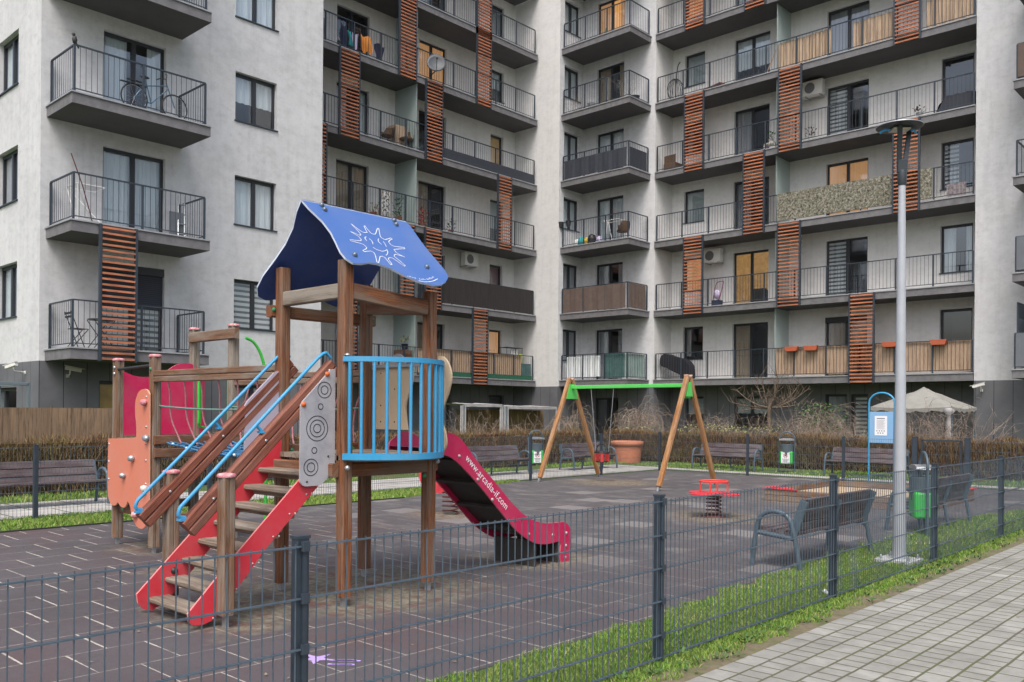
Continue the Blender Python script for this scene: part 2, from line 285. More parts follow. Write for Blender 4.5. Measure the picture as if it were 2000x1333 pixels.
def pavers(name, bw, rh, ca, cb, moss, rot=90, mort=.012, sq=1, sqf=2):
    m = mat(name, ca, rough=.9, spec=.25); n, l, b = nodes(m)
    tc = n.new('ShaderNodeTexCoord'); o = tc.outputs['Object']
    sw = mapping(n, l, o, (1, 1, 1), (.03, .02, 0), (0, 0, R(rot)))
    wob = n.new('ShaderNodeTexNoise'); wob.inputs['Scale'].default_value = 3; l.new(o, wob.inputs[0])
    sc_ = n.new('ShaderNodeVectorMath'); sc_.operation = 'MULTIPLY_ADD'; l.new(wob.outputs['Color'], sc_.inputs[0]); sc_.inputs[1].default_value = (.02, .012, 0); l.new(sw, sc_.inputs[2])
    def brick(w_, off, s, f):
        br = n.new('ShaderNodeTexBrick'); l.new(sc_.outputs[0], br.inputs[0]); br.inputs['Scale'].default_value = 1
        br.inputs['Brick Width'].default_value = w_; br.inputs['Row Height'].default_value = rh; br.inputs['Mortar Size'].default_value = mort; br.inputs['Mortar Smooth'].default_value = .3
        br.offset = off; br.offset_frequency = 3; br.squash = s; br.squash_frequency = f
        br.inputs['Color1'].default_value = (0, 0, 0, 1); br.inputs['Color2'].default_value = (1, 1, 1, 1); br.inputs['Mortar'].default_value = (.5, .5, .5, 1); return br
    b1 = brick(bw, .37, sq, sqf)
    fine = noise(n, l, o, 120, 4, .75); mid = noise(n, l, o, 5, 6, .65); big = noise(n, l, o, .8, 5, .6)
    c = mixc(n, l, b1.outputs['Color'], ca, cb)
    c = mixc(n, l, ramp(n, l, mid, [(.35, (0, 0, 0)), (.7, (1, 1, 1))]), c, tuple(x * .78 for x in ca))
    c = mixc(n, l, mathn(n, l, 'MULTIPLY', fine, .5), c, tuple(x * 1.2 for x in cb))
    c = mixc(n, l, mathn(n, l, 'MULTIPLY', ramp(n, l, noise(n, l, o, 1.1, 7, .7), [(.47, (0, 0, 0)), (.62, (1, 1, 1))]), .5), c, tuple(x * .72 for x in ca))
    mo = mixc(n, l, ramp(n, l, big, [(.4, (0, 0, 0)), (.6, (1, 1, 1))]), moss, (.10, .09, .065))
    c = mixc(n, l, mathn(n, l, 'MULTIPLY', b1.outputs['Fac'], .92), c, mo); l.new(c, b.inputs['Base Color'])
    bumpn(n, l, b, mathn(n, l, 'SUBTRACT', mathn(n, l, 'MULTIPLY', fine, .25), b1.outputs['Fac']), .7, .01)
    return m
PAVE = pavers('grey_pavers', .205, .158, (.225, .225, .208), (.34, .34, .315), (.09, .10, .04), mort=.009, sq=.62, sqf=2)
PAVE2 = pavers('path_slabs', .8, .8, (.36, .35, .34), (.46, .45, .43), (.10, .12, .05), mort=.02)
def soil():
    m = mat('grass_soil', (.06, .09, .03), rough=1); n, l, b = nodes(m); tc = n.new('ShaderNodeTexCoord'); o = tc.outputs['Object']
    a = noise(n, l, o, 9, 7, .7); c = noise(n, l, o, 1.1, 5, .6)
    x = mixc(n, l, ramp(n, l, a, [(.35, (0, 0, 0)), (.65, (1, 1, 1))]), (.045, .075, .02), (.095, .15, .035))
    x = mixc(n, l, mathn(n, l, 'MULTIPLY', ramp(n, l, c, [(.52, (0, 0, 0)), (.66, (1, 1, 1))]), .7), x, (.12, .085, .05))
    l.new(x, b.inputs['Base Color']); bumpn(n, l, b, a, .8, .04); return m
SOIL = soil()
EARTH = mat('bare_earth_edge', (.15, .125, .08), rough=1, col2=(.09, .11, .035), c2scale=4, var=.25, vscale=14, bump=.8, bscale=20)
def grassm():
    m = mat('grass_blades', (.1, .2, .03), rough=.7, spec=.25); n, l, b = nodes(m); uv = n.new('ShaderNodeUVMap'); sp = n.new('ShaderNodeSeparateXYZ'); l.new(uv.outputs[0], sp.inputs[0])
    tc = n.new('ShaderNodeTexCoord'); big = noise(n, l, tc.outputs['Object'], 1.6, 5, .6)
    c = ramp(n, l, sp.outputs[0], [(0, (.05, .13, .018)), (.4, (.12, .26, .03)), (.72, (.22, .37, .055)), (.88, (.34, .36, .12)), (1, (.45, .38, .20))])
    c = mixc(n, l, ramp(n, l, big, [(.4, (0, 0, 0)), (.65, (.6, .6, .6))]), c, (.20, .27, .06))
    l.new(c, b.inputs['Base Color']); return m
GRASS = grassm()
def hedgem():
    m = mat('hedge_twigs', (.1, .06, .03), rough=.9); n, l, b = nodes(m); uv = n.new('ShaderNodeUVMap'); sp = n.new('ShaderNodeSeparateXYZ'); l.new(uv.outputs[0], sp.inputs[0])
    tc = n.new('ShaderNodeTexCoord'); big = noise(n, l, tc.outputs['Object'], .9, 5, .6)
    c = ramp(n, l, sp.outputs[0], [(0, (.06, .032, .018)), (.45, (.155, .075, .036)), (.75, (.235, .14, .07)), (.93, (.21, .19, .07)), (1, (.34, .27, .19))])
    c = mixc(n, l, ramp(n, l, big, [(.45, (0, 0, 0)), (.65, (.45, .45, .45))]), c, (.16, .14, .045))
    l.new(c, b.inputs['Base Color']); return m
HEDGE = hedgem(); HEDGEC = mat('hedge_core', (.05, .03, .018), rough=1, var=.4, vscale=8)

# ------------------------------------------------------------------ mesh builder
class MB:
    def __init__(s): s.v = []; s.f = []; s.mi = []; s.uv = []; s.sm = []
    def face(s, pts, mi=0, uv=None, sm=False):
        k = len(s.v); s.v += [tuple(p) for p in pts]; s.f.append(tuple(range(k, k + len(pts)))); s.mi.append(mi); s.sm.append(sm)
        s.uv.append(uv or [(p[0] + p[1], p[2]) for p in pts])
    def grid(s, rows, mi=0, sm=True, closed=False, uvs=None):
        k = len(s.v); m = len(rows[0])
        for r in rows: s.v += [tuple(p) for p in r]
        for i in range(len(rows) - 1):
            for j in range(m if closed else m - 1):
                a, b_, c, d = i * m + j, i * m + (j + 1) % m, (i + 1) * m + (j + 1) % m, (i + 1) * m + j
                s.f.append((k + a, k + b_, k + c, k + d)); s.mi.append(mi); s.sm.append(sm)
                s.uv.append([(i * .1, j * .03), (i * .1, j * .03 + .03), (i * .1 + .1, j * .03 + .03), (i * .1 + .1, j * .03)])
    def box(s, x0, x1, y0, y1, z0, z1, mi=0, skip=''):
        P = lambda x, y, z: (x, y, z)
        F = {'b': [P(x0, y0, z0), P(x0, y1, z0), P(x1, y1, z0), P(x1, y0, z0)], 't': [P(x0, y0, z1), P(x1, y0, z1), P(x1, y1, z1), P(x0, y1, z1)],
             'f': [P(x0, y0, z0), P(x1, y0, z0), P(x1, y0, z1), P(x0, y0, z1)], 'k': [P(x1, y1, z0), P(x0, y1, z0), P(x0, y1, z1), P(x1, y1, z1)],
             'l': [P(x0, y1, z0), P(x0, y0, z0), P(x0, y0, z1), P(x0, y1, z1)], 'r': [P(x1, y0, z0), P(x1, y1, z0), P(x1, y1, z1), P(x1, y0, z1)]}
        for k_, p in F.items():
            if k_ not in skip: s.face(p, mi)
        return s
    def beam(s, p0, p1, w_, h, ch=.008, up=(0, 0, 1), mi=0, caps=True):
        """rectangular bar, w_ sideways, h along up; chamfered; uv.x along the length"""
        p0, p1 = Vector(p0), Vector(p1); d = p1 - p0; ln = d.length; d.normalize(); up = Vector(up)
        if abs(d.dot(up)) > .98: up = Vector((0, 1, 0))
        sx = d.cross(up).normalized(); sy = sx.cross(d).normalized()
        a, b_ = w_ / 2, h / 2
        if ch: pr = [(-a + ch, -b_), (a - ch, -b_), (a, -b_ + ch), (a, b_ - ch), (a - ch, b_), (-a + ch, b_), (-a, b_ - ch), (-a, -b_ + ch)]
        else: pr = [(-a, -b_), (a, -b_), (a, b_), (-a, b_)]
        u0, v0 = rnd.random() * 20, rnd.random() * 20
        A = [p0 + sx * x + sy * y for x, y in pr]; B = [q + d * ln for q in A]
        per = 0
        for i in range(len(pr)):
            j = (i + 1) % len(pr); e = math.dist(pr[i], pr[j])
            s.face([A[i], A[j], B[j], B[i]], mi, [(u0, v0 + per), (u0, v0 + per + e), (u0 + ln, v0 + per + e), (u0 + ln, v0 + per)]); per += e
        if caps:
            s.face(A[::-1], mi, [(u0 + .01 * x, v0 + x + y) for x, y in pr[::-1]]); s.face(B, mi, [(u0 + .01 * x, v0 + x + y) for x, y in pr])
        return s
    def gpost(s, x, y, z0, z1, w_, ch=.013, g=.007):
        a = w_ / 2; pr = []
        for k in range(4):
            c_, s_ = [(1, 0), (0, 1), (-1, 0), (0, -1)][k]
            for px_, py_ in ((a, -a + ch), (a, -g), (a - g * 1.1, 0), (a, g), (a, a - ch)): pr.append((px_ * c_ - py_ * s_, px_ * s_ + py_ * c_))
        v0 = rnd.random() * 20; u0 = rnd.random() * 20; per = 0
        for i in range(len(pr)):
            p, q = pr[i], pr[(i + 1) % len(pr)]; e = math.dist(p, q)
            s.face([(x + p[0], y + p[1], z0), (x + q[0], y + q[1], z0), (x + q[0], y + q[1], z1), (x + p[0], y + p[1], z1)], 0, [(u0, v0 + per), (u0, v0 + per + e), (u0 + z1 - z0, v0 + per + e), (u0 + z1 - z0, v0 + per)]); per += e
        s.face([(x + p[0], y + p[1], z1) for p in pr]); s.face([(x + p[0], y + p[1], z0) for p in pr][::-1]); return s
    def tube(s, pts, r, n=8, mi=0, closed=False, caps=True):
        pts = [Vector(p) for p in pts]; rows = []; N = len(pts); prev = None
        rad = r if isinstance(r, (list, tuple)) else [r] * N
        for i, p in enumerate(pts):
            a = pts[(i - 1) % N] if (closed or i > 0) else p; b_ = pts[(i + 1) % N] if (closed or i < N - 1) else p
            d = (b_ - a).normalized()
            if prev is None:
                t = Vector((0, 0, 1)) if abs(d.z) < .9 else Vector((1, 0, 0)); x = d.cross(t).normalized()
            else: x = (prev - d * prev.dot(d)).normalized()
            prev = x; y = d.cross(x)
            rows.append([p + (x * math.cos(2 * math.pi * k / n) + y * math.sin(2 * math.pi * k / n)) * rad[i] for k in range(n)])
        if closed: rows.append(rows[0])
        s.grid([[q for q in r_] for r_ in rows], mi, n > 4, True)
        if caps and not closed: s.face(rows[0][::-1], mi); s.face(rows[-1], mi)
        return s
    def prism(s, axis, c0, c1, pts, mi=0, edge=None):
        """extrude outline pts; axis 'u': pts are (y,z), 'v': (x,z), 'z': (x,y)"""
        f = {'u': lambda c, p: (c, p[0], p[1]), 'v': lambda c, p: (p[0], c, p[1]), 'z': lambda c, p: (p[0], p[1], c)}[axis]
        A = [f(c0, p) for p in pts]; B = [f(c1, p) for p in pts]
        ar = sum(pts[i][0] * pts[(i + 1) % len(pts)][1] - pts[(i + 1) % len(pts)][0] * pts[i][1] for i in range(len(pts)))
        flip = (ar > 0) ^ (axis == 'v') ^ (c1 < c0)
        s.face(A[::-1] if flip else A, mi); s.face(B if flip else B[::-1], mi)
        for i in range(len(pts)):
            j = (i + 1) % len(pts); q = [A[i], A[j], B[j], B[i]]
            s.face(q if flip else q[::-1], mi if edge is None else edge)
        return s
    def lathe(s, cx, cy, prof, n=20, mi=0, cap=True, sx=1, sy=1):
        rows = [[(cx + r * sx * math.cos(2 * math.pi * k / n), cy + r * sy * math.sin(2 * math.pi * k / n), z) for k in range(n)] for r, z in prof]
        s.grid(rows, mi, True, True)
        if cap: s.face(rows[0][::-1], mi); s.face(rows[-1], mi)
        return s
    def dome(s, c, nrm, r, mi=0, h=.6):
        c = Vector(c); d = Vector(nrm).normalized(); t = Vector((0, 0, 1)) if abs(d.z) < .9 else Vector((1, 0, 0)); x = d.cross(t).normalized(); y = d.cross(x)
        rows = []
        for a in (0, 30, 60, 85):
            rr, hh = r * math.cos(R(a)), r * h * math.sin(R(a)) * 1.3
            rows.append([c + d * hh + (x * math.cos(k * math.pi / 4) + y * math.sin(k * math.pi / 4)) * rr for k in range(8)])
        s.grid(rows, mi, True, True); s.face(rows[-1], mi); return s
    def blob(s, c, rx, ry, rz, mi=0, n=8, jit=0.):
        c = Vector(c); rows = []
        for i in range(n // 2 + 1):
            ph = -math.pi / 2 + math.pi * (i + .001) / (n // 2 + .002)
            rows.append([(c.x + rx * math.cos(ph) * math.cos(2 * math.pi * k / n) * (1 + rnd.uniform(-jit, jit)), c.y + ry * math.cos(ph) * math.sin(2 * math.pi * k / n) * (1 + rnd.uniform(-jit, jit)), c.z + rz * math.sin(ph)) for k in range(n)])
        s.grid(rows, mi, True, True); return s
    def cloth(s, p0, p1, z0, z1, amp=.02, waves=8, nrm=(0, 1, 0), mi=0, n=40, rows=4, sag=0):
        p0, p1, nn = Vector(p0), Vector(p1), Vector(nrm); ph = rnd.random() * 6; g = []
        for j in range(rows + 1):
            t = j / rows; r_ = []
            for i in range(n + 1):
                a = i / n; q = p0.lerp(p1, a) + nn * (amp * math.sin(a * waves * 6.283 + ph + t * .6) * (1.1 - .4 * t) + amp * .5 * math.sin(a * waves * 2.7 * 6.28 + ph * 2))
                r_.append((q.x, q.y, z0 + (z1 - z0) * t - sag * math.sin(a * math.pi) * t))
            g.append(r_)
        s.grid(g, mi); return s
def build(name, mb, mats, parent=None, bevel=0, label=None):
    me = bpy.data.meshes.new(name)
    off = Vector(parent_world(parent)) if parent else Vector((0, 0, 0))
    me.from_pydata([(x - off.x, y - off.y, z - off.z) for x, y, z in mb.v], [], mb.f)
    ms = mats if isinstance(mats, (list, tuple)) else [mats]
    for m in ms: me.materials.append(m)
    me.polygons.foreach_set('material_index', mb.mi); me.polygons.foreach_set('use_smooth', mb.sm)
    uv = me.uv_layers.new(name='UVMap'); uv.data.foreach_set('uv', [c for f in mb.uv for p in f for c in p])
    me.update()
    if bevel:
        bm = bmesh.new(); bm.from_mesh(me); bmesh.ops.remove_doubles(bm, verts=bm.verts, dist=1e-5); bm.to_mesh(me); bm.free()
    ob = bpy.data.objects.new(name, me); COL.objects.link(ob)
    if parent: ob.parent = parent
    if bevel:
        bv = ob.modifiers.new('bevel', 'BEVEL'); bv.width = bevel; bv.segments = 2; bv.limit_method = 'ANGLE'; bv.angle_limit = R(50)
    if label: ob['label'] = label
    return ob
def parent_world(p):
    v = Vector((0, 0, 0))
    while p is not None: v += p.location; p = p.parent
    return v
def tag(o, label, cat, group=None):
    o['label'] = label; o['category'] = cat
    if group: o['group'] = group
    return o
def thing(name, label, cat, loc=(0, 0, 0), group=None):
    o = bpy.data.objects.new(name, None); COL.objects.link(o); o.location = loc; o.empty_display_size = .1
    return tag(o, label, cat, group)
def struct(name, mb, m):
    o = build(name, mb, m); o['kind'] = 'structure'; return o
def kids(o): return [c for c in bpy.data.objects if c.parent == o]
def copy_tree(o, loc, rz, label, parent=None):
    c = o.copy(); COL.objects.link(c)
    if parent is None: c.location = loc; c.rotation_euler = (0, 0, rz); c['label'] = label
    else: c.parent = parent
    for k_ in kids(o): copy_tree(k_, None, 0, None, c)
    return c
def one(name, label, cat, mb, m, loc=None, group=None, bevel=0):
    o = build(name, mb, m, bevel=bevel); return tag(o, label, cat, group)

# ------------------------------------------------------------------ ground
def sheet(pts, z):
    b = MB(); b.face([(x, y, z) for x, y in pts]); return b
struct('ground', sheet([(-90, -60), (90, -60), (90, 120), (-90, 120)], 0), SOIL)
struct('playground_surface', sheet([(-12.05, -8), (-3.72, -8), (-3.72, 5.5), (-3.84, 7), (-4.0, 9.5), (-4.02, 12), (-3.95, 14.7), (-3.55, 16.5), (-3.2, 20.3), (-13.2, 20.3), (-13.2, 14.5), (-12.7, 12.3), (-12.0, 10.2)], .004), RUBBER)
b = MB(); b.box(-12.09, -12.055, -8, 10.2, 0, .018); struct('rubber_edging', b, mat('edging', (.03, .027, .03), rough=.9))
struct('footpath', sheet([(-2.70, -20), (9, -20), (9, 45), (-2.70, 45)], .006), PAVE)
struct('path_verge', sheet([(-2.90, -20), (-2.695, -20), (-2.695, 45), (-2.90, 45)], .003), EARTH)
struct('courtyard_path', sheet([(-15.6, -10), (-13.45, -10), (-13.45, 20.75), (1, 20.75), (1, 21.35), (-15.6, 21.35)], .005), PAVE2)

# ------------------------------------------------------------------ buildings
def zk(k): return 2.682 + 2.9 * (k - 1)
def wall(mb, ax, c, s, a0, a1, z0, z1, holes, depth=.16, mi=0):
    P = (lambda a, z, d=0: (c - s * d, a, z)) if ax == 'u' else (lambda a, z, d=0: (a, c - s * d, z))
    hs_ = [h for h in holes if h[0] < a1 and h[1] > a0 and h[2] < z1 and h[3] > z0]
    A = sorted({a0, a1, *[h[0] for h in hs_], *[h[1] for h in hs_]}); Z = sorted({z0, z1, *[h[2] for h in hs_], *[h[3] for h in hs_]})
    A = [a for a in A if a0 <= a <= a1]; Z = [z for z in Z if z0 <= z <= z1]
    fl = (ax == 'u') == (s > 0)
    for i in range(len(A) - 1):
        for j in range(len(Z) - 1):
            am, zm = (A[i] + A[i + 1]) / 2, (Z[j] + Z[j + 1]) / 2
            if any(h[0] < am < h[1] and h[2] < zm < h[3] for h in hs_): continue
            q = [P(A[i], Z[j]), P(A[i + 1], Z[j]), P(A[i + 1], Z[j + 1]), P(A[i], Z[j + 1])]
            mb.face(q if fl else q[::-1], mi)
    for h in hs_:
        x0, x1, y0, y1 = h[:4]
        for q in ([P(x0, y0), P(x0, y1), P(x0, y1, depth), P(x0, y0, depth)], [P(x1, y1), P(x1, y0), P(x1, y0, depth), P(x1, y1, depth)],
                  [P(x0, y1), P(x1, y1), P(x1, y1, depth), P(x0, y1, depth)], [P(x1, y0), P(x0, y0), P(x0, y0, depth), P(x1, y0, depth)]):
            mb.face(q if fl else q[::-1], mi)
def abox(mb, ax, c, s, d0, d1, a0, a1, z0, z1, mi=0):
    """box spanning depth d0..d1 (positive = inwards) behind plane c"""
    p, q = sorted((c - s * d0, c - s * d1))
    if ax == 'u': mb.box(p, q, a0, a1, z0, z1, mi)
    else: mb.box(a0, a1, p, q, z0, z1, mi)
def window(bld, ax, c, s, h, split=1, sill=True):
    a0, a1, z0, z1 = h[:4]; st = h[4] if len(h) > 4 else 'dark'; lit = ('warm' in st) or ('lit' in st)
    m = MB(); fw = .065
    d0, d1 = .13, .19
    abox(m, ax, c, s, d0, d1, a0, a0 + fw, z0, z1); abox(m, ax, c, s, d0, d1, a1 - fw, a1, z0, z1)
    abox(m, ax, c, s, d0, d1, a0 + fw, a1 - fw, z1 - fw - .02, z1); abox(m, ax, c, s, d0, d1, a0 + fw, a1 - fw, z0, z0 + fw)
    if split: am = (a0 + a1) / 2; abox(m, ax, c, s, d0 - .01, d1, am - .055, am + .055, z0 + fw, z1 - fw - .02)
    if 'box' in st: abox(m, ax, c, s, .02, d0 - .003, a0 + .004, a1 - .004, z1 - .2, z1 - .004)
    # room behind (floor, ceiling, back and side walls)
    P = (lambda a, z, d: (c - s * d, a, z)) if ax == 'u' else (lambda a, z, d: (a, c - s * d, z))
    x0, x1, y0, y1, D0, D1 = a0 - .25, a1 + .25, z0 - .02 if (z1 - z0) > 1.6 or z0 < zk(1) else z0 - .6, z1 + .12, .2, 2.2
    for q in ([P(x0, y0, D1), P(x1, y0, D1), P(x1, y1, D1), P(x0, y1, D1)], [P(x0, y0, D0), P(x0, y0, D1), P(x0, y1, D1), P(x0, y1, D0)], [P(x1, y0, D0), P(x1, y0, D1), P(x1, y1, D1), P(x1, y1, D0)],
              [P(x0, y1, D0), P(x1, y1, D0), P(x1, y1, D1), P(x0, y1, D1)], [P(x0, y0, D0), P(x1, y0, D0), P(x1, y0, D1), P(x0, y0, D1)]): m.face(q, 1)
    for q in ([P(x0, y0, D0), P(a0, y0, D0), P(a0, y1, D0), P(x0, y1, D0)], [P(a1, y0, D0), P(x1, y0, D0), P(x1, y1, D0), P(a1, y1, D0)], [P(a0, z1, D0), P(a1, z1, D0), P(a1, y1, D0), P(a0, y1, D0)], [P(a0, y0, D0), P(a1, y0, D0), P(a1, z0, D0), P(a0, z0, D0)]): m.face(q, 1)
    if 'lit' in st:
        abox(m, ax, c, s, 1.2, 1.5, a0 + .25, a0 + .75, z0, z0 + .9, 0); abox(m, ax, c, s, 1.5, 1.75, a0 + .85, a1 - .1, z0, z0 + 1.5, 0); abox(m, ax, c, s, .9, 1.1, a0 + 1.0, a0 + 1.3, z0, z0 + .75, 0)
    elif 'warm' in st and 'gap' not in st and h[1] - h[0] > 1.2: abox(m, ax, c, s, .6, .8, a0 + .3, a0 + .9, z0, z0 + .8, 0)
    fr = build('window', m, [FRAME, ROOMY if 'lit' in st else (ROOMW if lit else ROOM)], bld)
    g = MB()
    if split: rng = ((a0 + fw, (a0 + a1) / 2 - .055), ((a0 + a1) / 2 + .055, a1 - fw))
    else: rng = ((a0 + fw, a1 - fw),)
    for r0, r1 in rng: g.face([P(r0, z0 + fw, .165), P(r1, z0 + fw, .165), P(r1, z1 - fw - .02, .165), P(r0, z1 - fw - .02, .165)])
    build('pane', g, GLASS, fr)
    nrm = (1, 0, 0) if ax == 'u' else (0, 1, 0)
    key = next((k_ for k_ in ('sheer', 'beige', 'grey', 'warm', 'roller', 'red', 'wood', 'blind') if k_ in st), None)
    if key:
        k_ = MB(); flat = key in ('roller', 'red', 'wood', 'blind'); zb = z0 + .03
        if 'half' in st: zb = z0 + (z1 - z0) * .45
        rr = [(a0 + .03, a1 - .03)]
        if 'gap' in st: rr = [(a0 + .03, a0 + (a1 - a0) * .42), (a0 + (a1 - a0) * .74, a1 - .03)]
        if 'left' in st: rr = [(a0 + .03, a0 + (a1 - a0) * .5)]
        for r0, r1 in rr:
            k_.cloth(P(r0, 0, .235 if not flat else .205), P(r1, 0, .235 if not flat else .205), zb, z1 - .05, 0 if flat else .022, max(1, (r1 - r0) * 5), nrm, n=2 if flat else int(40 * (r1 - r0)) + 6, rows=2)
        build('blind' if flat else 'curtain', k_, CUR[key], fr)
    if 'shut' in st:
        k_ = MB(); zb = z1 - .2 - (z1 - z0 - .2) * .42; abox(k_, ax, c, s, .09, .12, a0 + .02, a1 - .02, zb, z1 - .2); build('shutter', k_, SHUT, fr)
    if sill:
        k_ = MB(); abox(k_, ax, c, s, -.045, .128, a0 - .03, a1 + .03, z0 + .002, z0 + .03); build('sill', k_, STEEL, fr)
def rail_run(m, p0, p1, z, h=1.08, post=1.28, bar=.124, first=True, last=True):
    p0, p1 = Vector(p0), Vector(p1); d = p1 - p0; ln = d.length; d.normalize(); up = Vector((0, 0, 1)); n_ = max(1, round(ln / post))
    m.beam(p0 + up * (z + h), p1 + up * (z + h), .045, .03, 0); m.beam(p0 + up * (z + .09), p1 + up * (z + .09), .022, .022, 0)
    for i in range(n_ + 1):
        if (i == 0 and not first) or (i == n_ and not last): continue
        q = p0 + d * (ln * i / n_); m.beam(q + up * (z - .05), q + up * (z + h - .016), .045, .045, 0, up=(d.x, d.y, 0))
    nb = int(ln / bar)
    for i in range(1, nb):
        q = p0 + d * (ln * i / nb); m.beam(q + up * (z + .1), q + up * (z + h - .016), .0095, .0095, 0, up=(d.x, d.y, 0), caps=False)
def balcony(bld, x0, x1, y0, y1, k, front, rails, ins=.07):
    """slab plus edge strip, railing; front names the open sides"""
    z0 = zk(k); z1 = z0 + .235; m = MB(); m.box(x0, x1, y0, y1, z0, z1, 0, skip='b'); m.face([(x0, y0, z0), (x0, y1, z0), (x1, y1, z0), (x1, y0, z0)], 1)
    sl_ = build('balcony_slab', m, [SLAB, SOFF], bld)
    c = MB(); e = .03
    c.box(x0 - (e if 'l' in front else 0), x1 + (e if 'r' in front else 0), y0 - (e if 'f' in front else 0), y1, z1 + .002, z1 + .035); build('edge_strip', c, CAP, sl_)
    r_ = MB()
    for i, (p, q) in enumerate(rails):
        dz = .0025 * (i % 2); fs = i == 0 or tuple(p) != tuple(rails[i - 1][1])
        rail_run(r_, (p[0], p[1], dz), (q[0], q[1], dz), z1 + .035, first=fs)
    build('railing', r_, STEEL, sl_)
    return sl_
def louver(bld, ax, c, s, a0, a1, k, n=None):
    z0, z1 = zk(k) - .03, zk(k + 1) + .24; m = MB(); o = -.02
    abox(m, ax, c, s, -.10, -.03, a0, a0 + .06, z0, z1); abox(m, ax, c, s, -.10, -.03, a1 - .06, a1, z0, z1)
    fr = build('louver_frame', m, STEEL, bld)
    m = MB(); N = 24; step = (z1 - z0) / N
    for i in range(N):
        z = z0 + step * (i + .45); P = (lambda d, z_: (c - s * d, z_)) ; pts = [(-.115, z - .026), (-.115, z + .020), (-.030, z + .034), (-.030, z - .012)]
        pr = [(c - s * d, zz) for d, zz in pts]
        if ax == 'u':   # prism along v
            A = [(p[0], a0 + .062, p[1]) for p in pr]; B = [(p[0], a1 - .062, p[1]) for p in pr]
        else: A = [(a0 + .062, p[0], p[1]) for p in pr]; B = [(a1 - .062, p[0], p[1]) for p in pr]
        for a in range(4): q = [A[a], A[(a + 1) % 4], B[(a + 1) % 4], B[a]]; m.face(q if (ax == 'u') == (s > 0) else q[::-1])
    build('slats', m, ORANGE_SLAT, fr)
def cover(bld, p0, p1, z0, z1, m, name='railing_screen', amp=.006, waves=5, n=60, nrm=None):
    k_ = MB(); d = (Vector(p1) - Vector(p0)).normalized(); k_.cloth(p0, p1, z0, z1, amp, waves, nrm or (d.y, -d.x, 0), n=n, rows=6); return build(name, k_, m, bld)
ZT = zk(8) + .6
OPEN = (1.13, 2.53); DOOR = (.27, 2.53)
def H(a0, a1, k, t, st='dark'): return (a0, a1, zk(k) + t[0], zk(k) + t[1], st)

# ---- left block
LB = thing('apartment_block', 'near grey apartment block filling the left edge with three balconies and single windows', 'building', (-28, 11.6, 0))
lbw = {1: 'blind', 2: 'sheer', 3: 'sheer half', 4: 'sheer', 5: 'sheer', 6: 'beige', 7: 'sheer'}; lbd = {1: 'blind shut box', 2: 'sheer', 3: 'sheer gap', 4: 'grey', 5: 'sheer', 6: 'beige', 7: 'grey'}
fr_h = [H(12.70, 14.02, k, OPEN, lbw[k]) for k in range(1, 8)] + [H(9.10, 10.70, k, DOOR, lbd[k]) for k in range(1, 8)]
sd_h = [H(-25.45, -23.93, k, OPEN, ['', 'sheer', 'grey', 'sheer', 'sheer', 'beige', 'sheer', 'grey'][k]) for k in range(1, 8)] + [H(-29.5, -28.0, k, OPEN, 'sheer') for k in range(1, 8)]
m = MB(); wall(m, 'u', -22.4, 1, 7.65, 15.6, 2.682, ZT, fr_h); wall(m, 'v', 7.65, -1, -34, -22.4, 2.682, ZT, sd_h)
m.face([(-27.29, 15.6, 0), (-22.4, 15.6, 0), (-22.4, 15.6, ZT), (-27.29, 15.6, ZT)]); m.face([(-34, 7.65, 0), (-34, 15.6, 0), (-34, 15.6, ZT), (-34, 7.65, ZT)])
m.box(-34, -22.35, 7.6, 15.62, ZT, ZT + .25); build('wall', m, WALL, LB)
m = MB(); gf = [(9.05, 10.7, .1, 2.25, 'wood'), (12.6, 14.1, .1, 2.25, 'grey')]; gs = [(-26.4, -23.9, .1, 2.07, 'grey gap')]
wall(m, 'u', -22.4, 1, 7.65, 15.6, 0, 2.682, gf); wall(m, 'v', 7.65, -1, -34, -22.4, 0, 2.682, gs); build('cladding', m, CLAD, LB)
for h in fr_h + gf: window(LB, 'u', -22.4, 1, h, sill=h[2] % 2.9 > .8 and h[3] - h[2] < 1.6)
for h in sd_h + gs: window(LB, 'v', 7.65, -1, h, sill=h[3] - h[2] < 1.6)
for k in range(1, 8):
    balcony(LB, -22.4, -20.85, 7.78, 11.14, k, 'rfk', [((-22.33, 7.86, 0), (-20.95, 7.86, 0)), ((-20.95, 7.86, 0), (-20.95, 11.04, 0)), ((-20.95, 11.04, 0), (-22.33, 11.04, 0))])
louver(LB, 'u', -20.85, 1, 8.37, 9.26, 1)

# ---- middle wing
MW = thing('apartment_wing', 'recessed middle apartment wing with long shared balconies running behind the blue play roof', 'building', (-28, 22.5, 0))
ma = {1: 'grey', 2: 'grey', 3: 'beige', 4: 'sheer gap', 5: 'dark', 6: 'grey', 7: 'grey'}; mbd = {1: 'beige left', 2: 'grey', 3: 'beige left', 4: 'dark', 5: 'warm', 6: 'sheer left', 7: 'grey'}; mc = {1: 'warm', 2: 'red', 3: 'roller half', 4: 'wood', 5: 'sheer half', 6: 'grey', 7: 'grey'}
mh = [H(19.63, 21.16, k, DOOR, ma[k]) for k in range(1, 8)] + [H(23.70, 25.22, k, DOOR, mbd[k]) for k in range(1, 8)] + [H(27.90, 28.72, k, OPEN if k in (2, 5, 6) else DOOR, mc[k]) for k in range(1, 8)] + [H(16.3, 17.6, k, OPEN, 'grey') for k in range(1, 8)]
m = MB(); wall(m, 'u', -27.3, 1, 15.6, 29.5, 2.682, ZT, mh); wall(m, 'v', 29.5, -1, -27.3, -24.66, 2.682, ZT, []); m.box(-34, -27.25, 15.65, 36, ZT, ZT + .25); build('wall', m, WALL2, MW)
